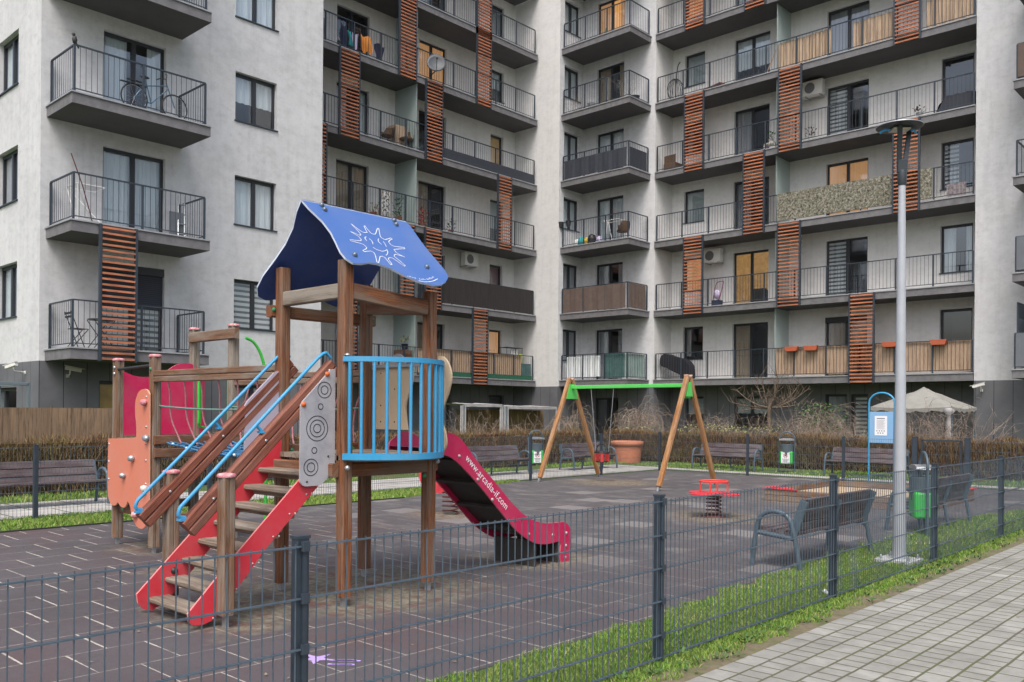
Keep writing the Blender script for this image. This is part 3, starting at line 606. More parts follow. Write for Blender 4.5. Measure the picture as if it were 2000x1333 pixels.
m = MB(); mg = [(27.9, 28.9, 1.1, 2.3, 'dark'), (24.0, 25.6, .1, 2.25, 'grey'), (18.5, 20.2, .1, 2.25, 'dark')]; wall(m, 'u', -27.3, 1, 15.6, 29.5, 0, 2.682, mg); wall(m, 'v', 29.5, -1, -27.3, -24.66, 0, 2.682, []); build('cladding', m, CLAD, MW)
for h in mh + mg: window(MW, 'u', -27.3, 1, h, split=(h[1] - h[0] > 1.1), sill=h[3] - h[2] < 1.6)
for k in range(1, 8):
    balcony(MW, -27.3, -25.88, 15.62, 29.42, k, 'r', [((-25.95, 15.7, 0), (-25.95, 29.3, 0))])
    d = MB(); d.box(-27.28, -25.98, 22.44, 22.46, zk(k) + .3, zk(k + 1) - .02); build('balcony_divider', d, FROST, MW)
for a, b_, ks in ((18.66, 19.58, (4,)), (21.38, 22.27, (5,)), (25.51, 26.39, (5, 6)), (22.74, 23.66, (4, 2)), (17.25, 18.17, (3,)), (26.82, 27.71, (3,)), (21.45, 22.25, (2,)), (18.69, 19.56, (1, 7)), (25.39, 26.3, (1,))):
    for k in ks: louver(MW, 'u', -25.88, 1, a, b_, k)
def rc(k, a0, a1, z0, z1, m_, off=.045): return cover(MW, (-25.95 - off, a0, 0), (-25.95 - off, a1, 0), zk(k) + .3 + z0, zk(k) + .3 + z1, m_)
rc(4, 23.7, 29.25, -.02, .40, NAVYL, -.03); rc(2, 23.6, 29.25, 0, 1.06, REEDD, -.03); rc(1, 22.6, 28.6, .05, 1.05, REED); rc(1, 23.6, 29.2, -.02, .17, GREENT, -.03); rc(1, 28.6, 29.25, .1, .7, TEALN)

# ---- corner, right wing and right tower
RW = thing('corner_apartment_house', 'right apartment wing with corner balconies and a pale tower at the right edge', 'building', (-14, 34, 0))
cd_ = {1: 'grey gap', 2: 'grey gap', 3: 'sheer', 4: 'sheer half', 5: 'beige gap', 6: 'warm gap', 7: 'grey'}
ch_ = [H(-23.90, -22.42, k, DOOR, cd_[k]) for k in range(1, 8)]; cn = [H(29.82, 30.90, k, OPEN, ['', 'grey', 'grey', 'sheer', 'sheer', 'sheer', 'sheer', 'grey'][k]) for k in range(1, 8)]
ra = {1: 'dark', 2: 'warm', 3: 'roller', 4: 'dark', 5: 'roller', 6: 'warm', 7: 'grey'}; rb = {1: 'beige left', 2: 'lit', 3: 'grey left', 4: 'grey left', 5: 'sheer half', 6: 'sheer', 7: 'grey'}
rcd = {1: 'beige box', 2: 'blind left', 3: 'warm', 4: 'blind left', 5: 'grey', 6: 'grey', 7: 'grey'}; rd = {1: 'dark', 2: 'sheer gap', 3: 'blind left', 4: 'dark', 5: 'sheer left', 6: 'grey', 7: 'grey'}
rh = [H(-20.20, -19.23, k, OPEN, ra[k]) for k in range(1, 8)] + [H(-17.86, -16.30, k, DOOR, rb[k]) for k in range(1, 8)] + [H(-13.98, -12.40, k, DOOR, rcd[k]) for k in range(1, 8)] + [H(-9.89, -8.85, k, (DOOR if k in (4, 5) else (.86, 2.53)), rd[k]) for k in range(1, 8)]
th_ = [H(-4.9, -3.3, k, DOOR, 'grey') for k in range(1, 8)] + [H(0, 1.5, k, OPEN, 'sheer') for k in range(1, 8)]
m = MB(); wall(m, 'v', 31.15, -1, -24.66, -20.79, 2.682, ZT, ch_); wall(m, 'u', -24.66, 1, 29.5, 31.15, 2.682, ZT, cn); wall(m, 'v', 31.15, -1, -8.43, 8, 2.682, ZT, th_)
m.face([(8, 31.15, 0), (8, 40, 0), (8, 40, ZT), (8, 31.15, ZT)]); m.box(-27.2, 8.05, 31.2, 42, ZT, ZT + .25); build('wall', m, WALL, RW)
m = MB(); wall(m, 'v', 32.47, -1, -20.79, -8.43, 2.682, ZT, rh); wall(m, 'u', -20.79, 1, 31.15, 32.47, 2.682, ZT, []); wall(m, 'u', -8.43, -1, 31.15, 32.47, 2.682, ZT, []); build('recess_wall', m, WALL2, RW)
m = MB(); g1 = [(-20.07, -19.18, .9, 2.26, 'roller half'), (-17.76, -16.28, 1.0, 2.25, 'roller half'), (-13.95, -13.12, .1, 2.31, 'grey half'), (-12.98, -12.35, .1, 2.31, 'blind')]; g2 = [(-23.9, -22.6, .3, 2.2, 'dark')]
wall(m, 'v', 32.47, -1, -20.79, -8.43, 0, 2.682, g1); wall(m, 'v', 31.15, -1, -24.66, -20.79, 0, 2.682, g2); wall(m, 'u', -24.66, 1, 29.5, 31.15, 0, 2.682, []); wall(m, 'v', 31.15, -1, -8.43, 8, 0, 2.682, [])
wall(m, 'u', -20.79, 1, 31.15, 32.47, 0, 2.682, []); wall(m, 'u', -8.43, -1, 31.15, 32.47, 0, 2.682, []); build('cladding', m, CLAD, RW)
for h in ch_ + g2 + th_: window(RW, 'v', 31.15, -1, h, sill=h[3] - h[2] < 1.6)
for h in cn: window(RW, 'u', -24.66, 1, h)
for h in rh + g1: window(RW, 'v', 32.47, -1, h, split=(h[1] - h[0] > 1.1), sill=h[3] - h[2] < 1.9)
for k in range(1, 8):
    balcony(RW, -24.66, -21.03, 29.61, 31.15, k, 'fr', [((-24.58, 29.69, 0), (-21.11, 29.69, 0)), ((-21.11, 29.69, 0), (-21.11, 31.08, 0))])
    balcony(RW, -20.78, -8.44, 31.11, 32.47, k, 'f', [((-20.70, 31.18, 0), (-8.5, 31.18, 0))])
    balcony(RW, -6.98, -2.6, 29.61, 31.15, k, 'lfr', [((-6.9, 31.08, 0), (-6.9, 29.69, 0)), ((-6.9, 29.69, 0), (-2.7, 29.69, 0)), ((-2.7, 29.69, 0), (-2.7, 31.08, 0))])
    d = MB(); d.box(-15.44, -15.42, 31.3, 32.45, zk(k) + .3, zk(k + 1) - .02); build('balcony_divider', d, FROST, RW)
for a, b_, ks in ((-11.03, -10.12, (5, 3)), (-15.24, -14.31, (4, 2)), (-19.33, -18.4, (4, 2)), (-16.68, -15.76, (3, 6)), (-12.5, -11.59, (1,)), (-19.33, -18.4, (6,)), (-12.5, -11.59, (6,))):
    for k in ks: louver(RW, 'v', 31.11, -1, a, b_, k)
def rf(k, a0, a1, z0, z1, m_, v=31.235, **kw): return cover(RW, (a0, v, 0), (a1, v, 0), zk(k) + .3 + z0, zk(k) + .3 + z1, m_, **kw)
rf(1, -15.35, -8.5, .03, 1.04, REED); rf(3, -15.3, -9.75, .05, 1.08, CAMO, v=31.14); rf(5, -15.35, -14.1, .02, .98, BAMB, amp=.02); rf(5, -14.1, -13.3, .06, 1.0, BAMB, amp=.03); rf(5, -12.5, -11.1, .02, .95, BAMB, amp=.02); rf(5, -10.0, -8.55, .0, .95, BAMB, amp=.02)
for k, m_, z0, z1 in ((4, NAVYL, .02, .82), (2, BROWNC, 0, 1.02)):
    rf(k, -24.5, -21.2, z0, z1, m_, v=29.66, amp=.012); cover(RW, (-21.08, 29.72, 0), (-21.08, 30.95, 0), zk(k) + .3 + z0, zk(k) + .3 + z1, m_)
rf(1, -24.4, -22.6, .1, .98, CUR['sheer'], v=29.8, amp=.03); rf(1, -22.35, -21.3, .02, 1.05, TEALN, v=29.76); rf(1, -21.3, -21.15, .02, 1.05, PALEG, v=29.78); cover(RW, (-21.16, 29.8, 0), (-21.16, 31.0, 0), zk(1) + .32, zk(1) + 1.32, PALEG)
for k, m_ in ((1, GREYCOV), (2, GREYCOV), (4, BROWNC)):
    rf(k, -6.88, -2.72, .05, 1.05, m_, v=29.65, amp=.002); cover(RW, (-6.94, 29.7, 0), (-6.94, 31.0, 0), zk(k) + .35, zk(k) + 1.35, m_)

# ------------------------------------------------------------------ wire mesh fences
def mesh_fence(name, label, ax, c, a0, a1, posts, h=1.03, pw=.06, zs=(.03, .17, .38, .585, .79, 1.0), wire=.0021, step=.05, postm=None, side=1):
    T = thing(name, label, 'fence', ((c, (a0 + a1) / 2, 0) if ax == 'u' else ((a0 + a1) / 2, c, 0)))
    P = (lambda a, z, d=0: (c + d, a, z)) if ax == 'u' else (lambda a, z, d=0: (a, c + d, z))
    for q in posts:
        m = MB(); m.beam(P(q, -.05), P(q, h), pw, .045, .004, up=(1, 0, 0) if ax == 'u' else (0, 1, 0)); m.beam(P(q, h), P(q, h + .012), pw + .006, .05, 0, up=(1, 0, 0) if ax == 'u' else (0, 1, 0))
        if pw > .055: m.beam(P(q, .0, side * .03), P(q, h - .03, side * .03), .018, .012, 0, up=(1, 0, 0) if ax == 'u' else (0, 1, 0))
        for z in zs[1:]: m.beam(P(q, z - .02, side * .036), P(q, z + .02, side * .036), .035, .02, .002, up=(1, 0, 0) if ax == 'u' else (0, 1, 0))
        build('post', m, STEEL, T)
    ps = sorted(posts); segs = [(a0, ps[0])] + list(zip(ps, ps[1:])) + [(ps[-1], a1)]
    for s0, s1 in segs:
        if s1 - s0 < .12: continue
        m = MB(); off = side * .028
        for z in zs:
            m.beam(P(s0, z, off - .006), P(s1, z, off - .006), .006, .006, 0); m.beam(P(s0, z, off + .006), P(s1, z, off + .006), .006, .006, 0)
        x = math.ceil(s0 / step) * step
        while x < s1:
            m.beam(P(x, .01, off), P(x, zs[-1] + .012, off), wire * 2, wire * 2, 0, up=(1, 0, 0), caps=False); x += step
        build('mesh_panel', m, WIRE, T)
    return T
WIRE = mat('grey_coated_wire', (.085, .12, .155), rough=.4, metal=.15, var=.2, vscale=10)
mesh_fence('wire_mesh_fence', 'near dark grey wire mesh fence in front of the play tower beside the footpath', 'u', -3.06, -2.0, 20.3, [2.04, 4.66, 7.30, 9.9, 12.5, 15.1, 17.7, 20.2], pw=.06, side=1)
mesh_fence('wire_mesh_fence', 'wire mesh fence along the left paved path behind the spring rocker and bridge', 'u', -13.2, 1.0, 20.1, [1.9, 4.48, 7.08, 9.68, 12.28, 14.86, 17.5, 20.1], wire=.002, side=-1)
mesh_fence('wire_mesh_fence', 'wire mesh fence across the back of the playground in front of two benches', 'v', 20.12, -13.2, -6.65, [-10.62, -8.2], wire=.002, side=1)
mesh_fence('wire_mesh_fence', 'short wire mesh fence between the gate and the near fence corner', 'v', 20.12, -5.5, -3.1, [-3.15], wire=.002, side=1)
G = thing('garden_gate', 'dark steel gate standing between two thick posts at the back of the playground', 'gate', (-6.1, 20.12, 0))
for u in (-6.62, -5.56):
    m = MB(); m.beam((u, 20.12, -.05), (u, 20.12, 1.06), .10, .10, .006); m.beam((u, 20.12, 1.06), (u, 20.12, 1.075), .106, .106, 0); build('post', m, STEEL, G)
m = MB()
for p, q in (((-6.5, 20.2, .1), (-6.5, 20.2, 1.0)), ((-5.7, 20.2, .1), (-5.7, 20.2, 1.0)), ((-6.5, 20.2, 1.0), (-5.7, 20.2, 1.0)), ((-6.5, 20.2, .1), (-5.7, 20.2, .1))): m.beam(p, q, .04, .04, 0)
build('leaf_frame', m, STEEL, G)
m = MB()
for i in range(1, 16): m.beam((-6.5 + .05 * i, 20.2, .1), (-6.5 + .05 * i, 20.2, 1.0), .004, .004, 0, caps=False)
for z in (.3, .5, .7, .9): m.beam((-6.5, 20.2, z), (-5.7, 20.2, z), .006, .006, 0)
build('mesh_panel', m, WIRE, G)

# ------------------------------------------------------------------ play tower
PT = thing('play_tower', 'large wooden play tower with blue roof, red stairs, crimson slide and rope bridge', 'playground', (-7.9, 4.7, 0))
UA, UB, VA, VB = -5.70, -6.59, 4.20, 5.09
UC, UD, VC, VD = -9.24, -10.16, 4.32, 5.24
def post(x, y, z0, z1, mt, cap=False, bolts=()):
    m = MB(); m.gpost(x, y, z0, z1, .100); p = build('post', m, mt, PT)
    f = MB(); f.beam((x, y, -.02), (x, y, z0 + .002), .045, .03, 0, up=(0, 1, 0)); f.box(x - .04, x + .04, y - .04, y + .04, z0 - .012, z0 - .001); build('post_foot', f, GALV, p)
    if cap:
        c = MB(); c.lathe(x, y, [(.066, z1 + .001), (.069, z1 + .014), (.06, z1 + .026), (.03, z1 + .032)], 12); build('post_cap', c, P_PINK, p)
    if bolts:
        c = MB()
        for (d, n_, z) in bolts: c.dome((x + d[0] * .05, y + d[1] * .05, z), n_, .02)
        build('bolt_cap', c, P_CAPG, p)
    return p
post(UA, VA, .08, 2.74, W_POST); post(UB, VA, .07, 2.77, W_POST); post(UA, VB, .08, 2.58, W_POST); post(UB, VB, .08, 2.72, W_POST)
post(UC, VC, .07, 2.11, W_MIX, True, [((0, -1), (0, -1, 0), 1.98)]); post(UD, VC, .08, 2.10, W_MIX, True); post(UD, VB + .15, .08, 2.52, W_GREY, True, [((0, -1), (0, -1, 0), 2.40)]); post(UC, VB + .15, .08, 2.51, W_GREY, True, [((0, -1), (0, -1, 0), 2.40)])
post(-5.735, 3.205, .10, 1.07, W_MIX, True); post(-6.62, 3.23, .10, 1.05, W_MIX, True)
def bar(name, p0, p1, w_, h, mt, parent=PT, ch=.008, up=(0, 0, 1)):
    m = MB(); m.beam(p0, p1, w_, h, ch, up); return build(name, m, mt, parent)
# roof frame beams
bar('roof_beam', (UB + .05, VA, 2.50), (UA - .05, VA, 2.50), .07, .12, W_GREY); bar('roof_beam', (UA, VA + .05, 2.50), (UA, VB - .05, 2.44), .075, .13, W_POST)
bar('roof_beam', (UB - .075, VA - .09, 2.40), (UB - .075, VB + .14, 2.40), .09, .10, W_POST); bar('roof_beam', (UB + .05, VB, 2.50), (UA - .05, VB, 2.44), .07, .11, W_POST)
m = MB(); m.dome((UB - .12, VA - .05, 2.41), (-1, 0, 0), .02); m.dome((UB - .03, VA - .07, 2.41), (1, 0, 0), .02); m.dome((UB - .03, VB + .10, 2.41), (1, 0, 0), .02); build('bolt_cap', m, P_CAPG, PT)
# roof: two thick boards leaning on the ridge, wavy outline (y along the ridge, s down the slope)
RID = -6.15
def roof_pts(pts, side):
    return [(RID + side * s_ * .707, y, 3.275 - s_ * .707) for y, s_ in pts]
near = [(4.08, 0), (4.10, .12), (4.155, .28), (4.165, .42), (4.145, .56), (4.125, .68), (4.135, .76), (4.18, .81), (4.27, .80), (4.36, .765), (4.45, .765), (4.56, .80), (4.68, .88), (4.80, .935), (4.93, .95), (5.04, .925), (5.13, .865), (5.205, .79), (5.225, .70), (5.215, .58), (5.20, .44), (5.195, .32), (5.20, .18), (5.205, .06), (5.185, 0)]
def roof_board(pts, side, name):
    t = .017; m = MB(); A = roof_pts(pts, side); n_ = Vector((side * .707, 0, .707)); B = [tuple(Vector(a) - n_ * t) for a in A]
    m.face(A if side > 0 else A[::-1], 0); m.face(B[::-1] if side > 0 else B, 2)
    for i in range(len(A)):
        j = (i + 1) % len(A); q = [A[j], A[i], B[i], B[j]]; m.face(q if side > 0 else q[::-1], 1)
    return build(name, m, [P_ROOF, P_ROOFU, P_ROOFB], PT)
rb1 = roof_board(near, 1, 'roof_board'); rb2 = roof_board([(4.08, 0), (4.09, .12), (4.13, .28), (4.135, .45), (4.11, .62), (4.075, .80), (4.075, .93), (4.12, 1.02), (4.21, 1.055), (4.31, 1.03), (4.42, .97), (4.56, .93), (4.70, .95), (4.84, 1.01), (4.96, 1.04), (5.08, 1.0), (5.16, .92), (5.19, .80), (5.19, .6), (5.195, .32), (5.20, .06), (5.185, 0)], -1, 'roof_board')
def onroof2(y, s_, h=.0025): return (RID + s_ * .707 + h * .707, y, 3.275 - s_ * .707 + h * .707)
# drawing of a smiling sun in thin white lines: points measured as (y, slope)
SUNL = [[(4.456,0.238),(4.477,0.314),(4.485,0.375),(4.469,0.391),(4.441,0.382),(4.383,0.36),(4.409,0.381),(4.442,0.416),(4.446,0.452),(4.432,0.474),(4.38,0.48),(4.314,0.487),(4.322,0.503),(4.365,0.508),(4.409,0.513),(4.435,0.525),(4.445,0.559),(4.428,0.581),(4.376,0.614),(4.385,0.627),(4.426,0.612),(4.465,0.6),(4.486,0.613),(4.486,0.643),(4.446,0.75),(4.461,0.753),(4.528,0.658),(4.557,0.649),(4.578,0.663),(4.584,0.754),(4.604,0.744),(4.604,0.672),(4.627,0.652),(4.659,0.648),(4.675,0.663),(4.738,0.741),(4.755,0.729),(4.721,0.66),(4.698,0.619),(4.713,0.597),(4.735,0.584),(4.781,0.591),(4.825,0.602),(4.785,0.584),(4.758,0.553),(4.757,0.513),(4.817,0.495),(4.902,0.472),(4.908,0.453),(4.838,0.46),(4.78,0.463),(4.76,0.446),(4.759,0.408),(4.796,0.374),(4.831,0.353),(4.82,0.341),(4.734,0.386),(4.714,0.378),(4.703,0.349),(4.725,0.296),(4.756,0.223),(4.739,0.228),(4.697,0.283),(4.663,0.327),(4.635,0.334),(4.616,0.323),(4.61,0.289),(4.606,0.227),(4.592,0.234),(4.582,0.287),(4.579,0.323),(4.541,0.337),(4.517,0.329),(4.487,0.286),(4.456,0.238)],[(4.528,0.396),(4.509,0.409),(4.498,0.433),(4.502,0.458)],[(4.549,0.415),(4.561,0.437),(4.557,0.463),(4.547,0.49)],[(4.662,0.39),(4.644,0.411),(4.635,0.435),(4.648,0.469)],[(4.695,0.42),(4.696,0.448),(4.687,0.491)],[(4.523,0.537),(4.536,0.556),(4.563,0.569),(4.594,0.574),(4.629,0.563),(4.668,0.537),(4.663,0.562),(4.637,0.601),(4.608,0.626)]]
m = MB()
for ln in SUNL:
    pts = [Vector(onroof2(y, s_)) for y, s_ in ln]; n_ = Vector((.707, 0, .707)); wd = .0026
    for i in range(len(pts) - 1):
        d = (pts[i + 1] - pts[i]).normalized(); sx = d.cross(n_) * wd; e = d * wd * .6
        m.face([pts[i] - e - sx, pts[i + 1] + e - sx, pts[i + 1] + e + sx, pts[i] - e + sx])
build('sun_drawing', m, WHITE, rb1)
m = MB(); arc = []
for i in range(13):
    t = i / 12; arc.append((4.70 + .34 * t, .905 - .03 * math.sin(t * math.pi) * -1 - .055 * t * t))
for i in range(3, 12):
    a, c = Vector(onroof2(*arc[i])), Vector(onroof2(*arc[i + 1])); d = (c - a).normalized(); sx = d.cross(Vector((.707, 0, .707))) * .0028; m.face([a - sx, c - sx, c + sx, a + sx])
for i in range(22):
    if i in (6, 7, 13): continue
    t = i / 22; y = 4.69 + .33 * t; s0 = .885 + .028 * math.sin(t * math.pi) - .055 * t * t; hgt = .012 + .008 * ((i * 7) % 3) / 2
    a, c = Vector(onroof2(y, s0)), Vector(onroof2(y + .004, s0 - hgt)); d = (c - a).normalized(); sx = d.cross(Vector((.707, 0, .707))) * .0022; m.face([a - sx, c - sx, c + sx, a + sx])
build('roof_lettering', m, WHITE, rb1)
m = MB()
for y, s_ in ((4.26, .04), (4.26, .10), (5.03, .04), (5.02, .10), (4.25, .70), (5.01, .70)): m.dome(onroof2(y, s_), (.707, 0, .707), .024, 0, .8)
build('bolt', m, mat('dark_dome_bolt', (.12, .16, .21), rough=.3, metal=.4), rb1)
m = MB(); m.beam((RID, 4.2, 3.20), (RID, 5.1, 3.20), .06, .05, .004); build('ridge_beam', m, W_POST, PT)
# platform
pl = MB()
for i in range(8): pl.beam((UB + .03 + .112 * i + .02, VA - .05, 1.175), (UB + .03 + .112 * i + .02, VB + .05, 1.175), .108, .04, .006)
P = build('platform', pl, W_GREY, PT)
for p, q in (((UB, VA - .085, 1.08), (UA, VA - .085, 1.08)), ((UB, VB + .075, 1.09), (UA, VB + .075, 1.09)), ((UA + .01, VA + .05, 1.08), (UA + .01, VB - .05, 1.08)), ((UB - .075, VA - .12, 1.20), (UB - .075, VB + .12, 1.20)), ((UB - .075, VA - .12, 1.07), (UB - .075, VB + .12, 1.07))):
    bar('platform_beam', p, q, .06, .11, W_POST)
for q_, d_ in (((UB - .03, VA + .12, 1.2), (1, 0, 0)), ((UB - .03, VB - .12, 1.2), (1, 0, 0)), ((UA + .06, VB - .1, 1.0), (1, 0, 0)), ((UB, VA - .118, 1.08), (0, -1, 0))): m = MB(); m.dome(q_, d_, .021); build('bolt_cap', m, P_CAPG, PT)
# arched deck and blue balcony rail
def arcp(t): return (-5.655 + .34 * max(0, math.sin(math.pi * t)) ** .62, 4.155 + 1.0 * t)
AR = [arcp(i / 24) for i in range(25)]
m = MB(); m.prism('z', 1.155, 1.195, AR + [(-5.68, 5.15), (-5.68, 4.15)]); build('balcony_deck', m, W_GREY, PT)
def band(pts, z0, z1, t):
    m = MB()
    for i in range(len(pts) - 1):
        a, c = Vector((*pts[i], 0)), Vector((*pts[i + 1], 0)); 
        na = (Vector((*pts[min(i + 1, len(pts) - 1)], 0)) - Vector((*pts[max(i - 1, 0)], 0))).normalized(); nb = (Vector((*pts[min(i + 2, len(pts) - 1)], 0)) - Vector((*pts[i], 0))).normalized()
        na = Vector((na.y, -na.x, 0)) * t; nb = Vector((nb.y, -nb.x, 0)) * t
        for q in ([a + na, c + nb, None, None],): pass
        def V(p, z): return (p.x, p.y, z)
        m.face([V(a + na, z0), V(c + nb, z0), V(c + nb, z1), V(a + na, z1)], sm=True); m.face([V(c - nb, z0), V(a - na, z0), V(a - na, z1), V(c - nb, z1)], sm=True)
        m.face([V(a + na, z1), V(c + nb, z1), V(c - nb, z1), V(a - na, z1)]); m.face([V(a - na, z0), V(c - nb, z0), V(c + nb, z0), V(a + na, z0)])
    return m
BR = build('balcony_railing', band(AR, 1.935, 1.975, .014), P_BLUE, PT); build('bottom_band', band(AR, 1.165, 1.215, .014), P_BLUE, BR)
m = MB()
L_ = [0]
for i in range(24): L_.append(L_[-1] + math.dist(AR[i], AR[i + 1]))
nb = 13
for j in range(nb):
    m = MB()
    tgt = L_[-1] * (j + .55) / nb
    i = max(i for i in range(25) if L_[i] <= tgt); i = min(i, 23); f_ = (tgt - L_[i]) / (L_[i + 1] - L_[i]); x = AR[i][0] + (AR[i + 1][0] - AR[i][0]) * f_; y = AR[i][1] + (AR[i + 1][1] - AR[i][1]) * f_
    m.tube([(x, y, 1.2), (x, y, 1.95)], .0135, 8); build('baluster', m, P_BLUE, BR)
for x, y, z, n_ in ((-5.63, 4.17, 1.985, (0, 0, 1)), (-5.62, 5.13, 1.985, (0, 0, 1)), (-5.62, 4.17, 1.10, (1, -1, 0)), (-5.62, 5.12, 1.12, (1, -.4, 0))): m = MB(); m.dome((x, y, z), n_, .022); build('bolt', m, GALV, BR)
# wavy beige entrance boards and the disc above
def smooth(pts, k=4, closed=False):
    out = []; n_ = len(pts)
    for i in range(n_ if closed else n_ - 1):
        p0, p1, p2, p3 = (pts[(i + j - 1) % n_] if closed else pts[min(max(i + j - 1, 0), n_ - 1)] for j in range(4))
        for s_ in range(k):
            t = s_ / k; out.append(tuple(.5 * ((2 * p1[a]) + (-p0[a] + p2[a]) * t + (2 * p0[a] - 5 * p1[a] + 4 * p2[a] - p3[a]) * t * t + (-p0[a] + 3 * p1[a] - 3 * p2[a] + p3[a]) * t ** 3) for a in range(len(p1))))
    if not closed: out.append(tuple(pts[-1]))
    return out
bl = [(-6.53, 1.38), (-6.53, 1.98)] + smooth([(-6.12, 1.985), (-6.03, 1.94), (-6.0, 1.84), (-6.05, 1.72), (-6.10, 1.60), (-6.09, 1.48), (-6.07, 1.38)])
m = MB(); m.prism('v', 5.16, 5.178, bl[::-1]); be = build('entrance_board', m, P_BEIGE, PT)
m = MB(); [m.dome((x, 5.16, z), (0, -1, 0), .008) for x, z in ((-6.45, 1.9), (-6.45, 1.6), (-6.45, 1.45), (-6.25, 1.75), (-6.25, 1.45), (-6.36, 1.5))]; build('screw', m, BLACK, be)
brr = smooth([(-5.68, 2.03), (-5.60, 2.02), (-5.53, 1.95), (-5.50, 1.84), (-5.54, 1.70), (-5.60, 1.58), (-5.61, 1.46), (-5.57, 1.36), (-5.56, 1.26), (-5.62, 1.18), (-5.70, 1.16)]) + [(-5.74, 1.2), (-5.74, 2.0)]
m = MB(); m.prism('v', 5.16, 5.178, brr); build('entrance_board', m, P_BEIGE, PT)
m = MB(); m.prism('v', 5.19, 5.205, [(-6.25 + .11 * math.cos(a * math.pi / 12), 1.965 + .11 * math.sin(a * math.pi / 12)) for a in range(24)]); build('round_board', m, P_GREY, PT)
m = MB(); m.beam((-6.55, 5.14, 1.96), (-5.6, 5.14, 1.96), .03, .03, .003); build('entrance_bar', m, GALV, PT)
# slide
so_ = [(5.33, 1.36), (5.43, 1.355), (5.54, 1.31), (5.64, 1.22), (5.80, 1.06), (6.01, .88), (6.21, .70), (6.37, .575), (6.49, .505), (6.62, .455), (6.74, .43), (6.92, .42), (7.04, .415), (7.12, .37), (7.155, .30), (7.145, .19), (7.12, .01)]
si_ = [(7.0, .01), (6.98, .09), (6.985, .215), (6.8, .215), (6.62, .235), (6.45, .31), (6.27, .43), (6.02, .66), (5.79, .87), (5.62, 1.01), (5.50, 1.10), (5.38, 1.155), (5.25, 1.165), (5.20, 1.17), (5.20, 1.26), (5.27, 1.31)]
prof = smooth(so_, 3) + [(7.12, 0.0), (7.0, 0.0)] + smooth(si_, 3)
SL = bpy.data.objects.new('slide', None)
m = MB(); m.prism('u', -5.80, -5.782, prof, 0, 1); SN = build('slide_side', m, [P_CRIM, paint('pale_crimson_edge', (.68, .16, .2))], PT)
m = MB(); m.prism('u', -6.38, -6.362, prof, 0, 1); SF = build('slide_side', m, [P_CRIM, MATS['pale_crimson_edge']], PT)
bed = smooth([(5.19, 1.215), (5.42, 1.20), (5.55, 1.13), (5.80, .93), (6.04, .71), (6.29, .49), (6.46, .37), (6.62, .30), (6.8, .275), (7.10, .27)], 4)
m = MB(); m.grid([[(-6.36, y, z + .012), (-5.80, y, z + .012)] for y, z in bed], 0); m.grid([[(-5.80, y, z), (-6.36, y, z)] for y, z in bed], 1)
build('slide_bed', m, [STAINL, BEDM], PT)
for y, z in ((5.52, 1.10), (5.80, .88), (6.08, .63), (6.36, .39)):
    m = MB(); m.beam((-6.36, y, z), (-5.80, y, z), .05, .03, .004, up=(0, .6, .8)); build('slide_rib', m, BEDM, PT)
m = MB(); m.prism('v', 6.60, 6.625, [(-6.36, 0), (-5.80, 0), (-5.80, .26), (-6.36, .26)]); build('slide_support', m, BEDM, PT); m = MB(); m.prism('v', 6.95, 6.97, [(-6.36, 0), (-5.80, 0), (-5.80, .25), (-6.36, .25)]); build('slide_support', m, BEDM, PT)
m = MB()
for y, z in ((5.535, 1.145), (5.775, .92), (5.97, .72), (6.20, .50), (6.49, .345), (6.86, .30), (7.075, .30), (7.07, .17), (7.06, .05)): m.dome((-5.782, y, z), (1, 0, 0), .017)
build('bolt', m, mat('pinkish_bolt', (.5, .42, .42), rough=.4, metal=.3), SN)
def text_obj(body, name, size, mtx, m_, parent, ext=.001, sx=1, space=1):
    cu = bpy.data.curves.new('t', 'FONT'); cu.body = body; cu.size = size; cu.extrude = ext; cu.align_y = 'CENTER'; cu.space_character = space
    to = bpy.data.objects.new('t', cu); COL.objects.link(to); bpy.context.view_layer.update()
    me = bpy.data.meshes.new_from_object(to.evaluated_get(bpy.context.evaluated_depsgraph_get())); bpy.data.objects.remove(to)
    me.transform(Matrix.Diagonal((sx, 1, 1, 1))); me.transform(mtx); me.transform(Matrix.Translation(-Vector(parent_world(parent)))); me.materials.clear(); me.materials.append(m_)
    o = bpy.data.objects.new(name, me); COL.objects.link(o); o.parent = parent; return o
def frame(orig, x, y):
    x = Vector(x).normalized(); y = Vector(y).normalized(); z = x.cross(y); M = Matrix((x, y, z)).transposed().to_4x4(); M.translation = Vector(orig); return M
text_obj('www.arcadia-if.com', 'slide_lettering', .094, frame((-5.7805, 5.625, 1.135), (0, .735, -.678), (0, .678, .735)), WHITE, SN, .0006, .92, 1.08)
# stairs
def zstep(i): return .105 + .135 * i
strR = [(2.95, .13), (2.96, .07), (2.99, .045), (3.06, .035), (3.13, .055), (3.20, .11), (3.57, .53), (4.03, .97), (4.145, 1.08), (4.145, 1.31), (3.85, 1.02), (3.23, .42)]
strL = [(2.93, .16), (2.94, .09), (2.98, .04), (3.05, .02), (3.15, .07), (3.22, .13), (4.16, 1.11), (4.16, 1.53), (3.38, .60)]
m = MB(); m.prism('u', -5.806, -5.788, strR, 0, 1); S1 = build('stringer', m, [P_RED, paint('pale_red_edge', (.75, .22, .22))], PT)
m = MB(); m.prism('u', -6.56, -6.54, strL, 0, 1); S2 = build('stringer', m, [P_RED, MATS['pale_red_edge']], PT)
m = MB()
for y, z in ((3.14, .07), (3.45, .42), (3.50, .42), (3.62, .60), (3.67, .60), (3.76, .76), (3.81, .76), (3.91, .90), (3.96, .905), (3.32, .25), (3.27, .25)): m.dome((-5.788, y, z), (1, 0, 0), .008)
build('bolt', m, MATS['pinkish_bolt'], S1)
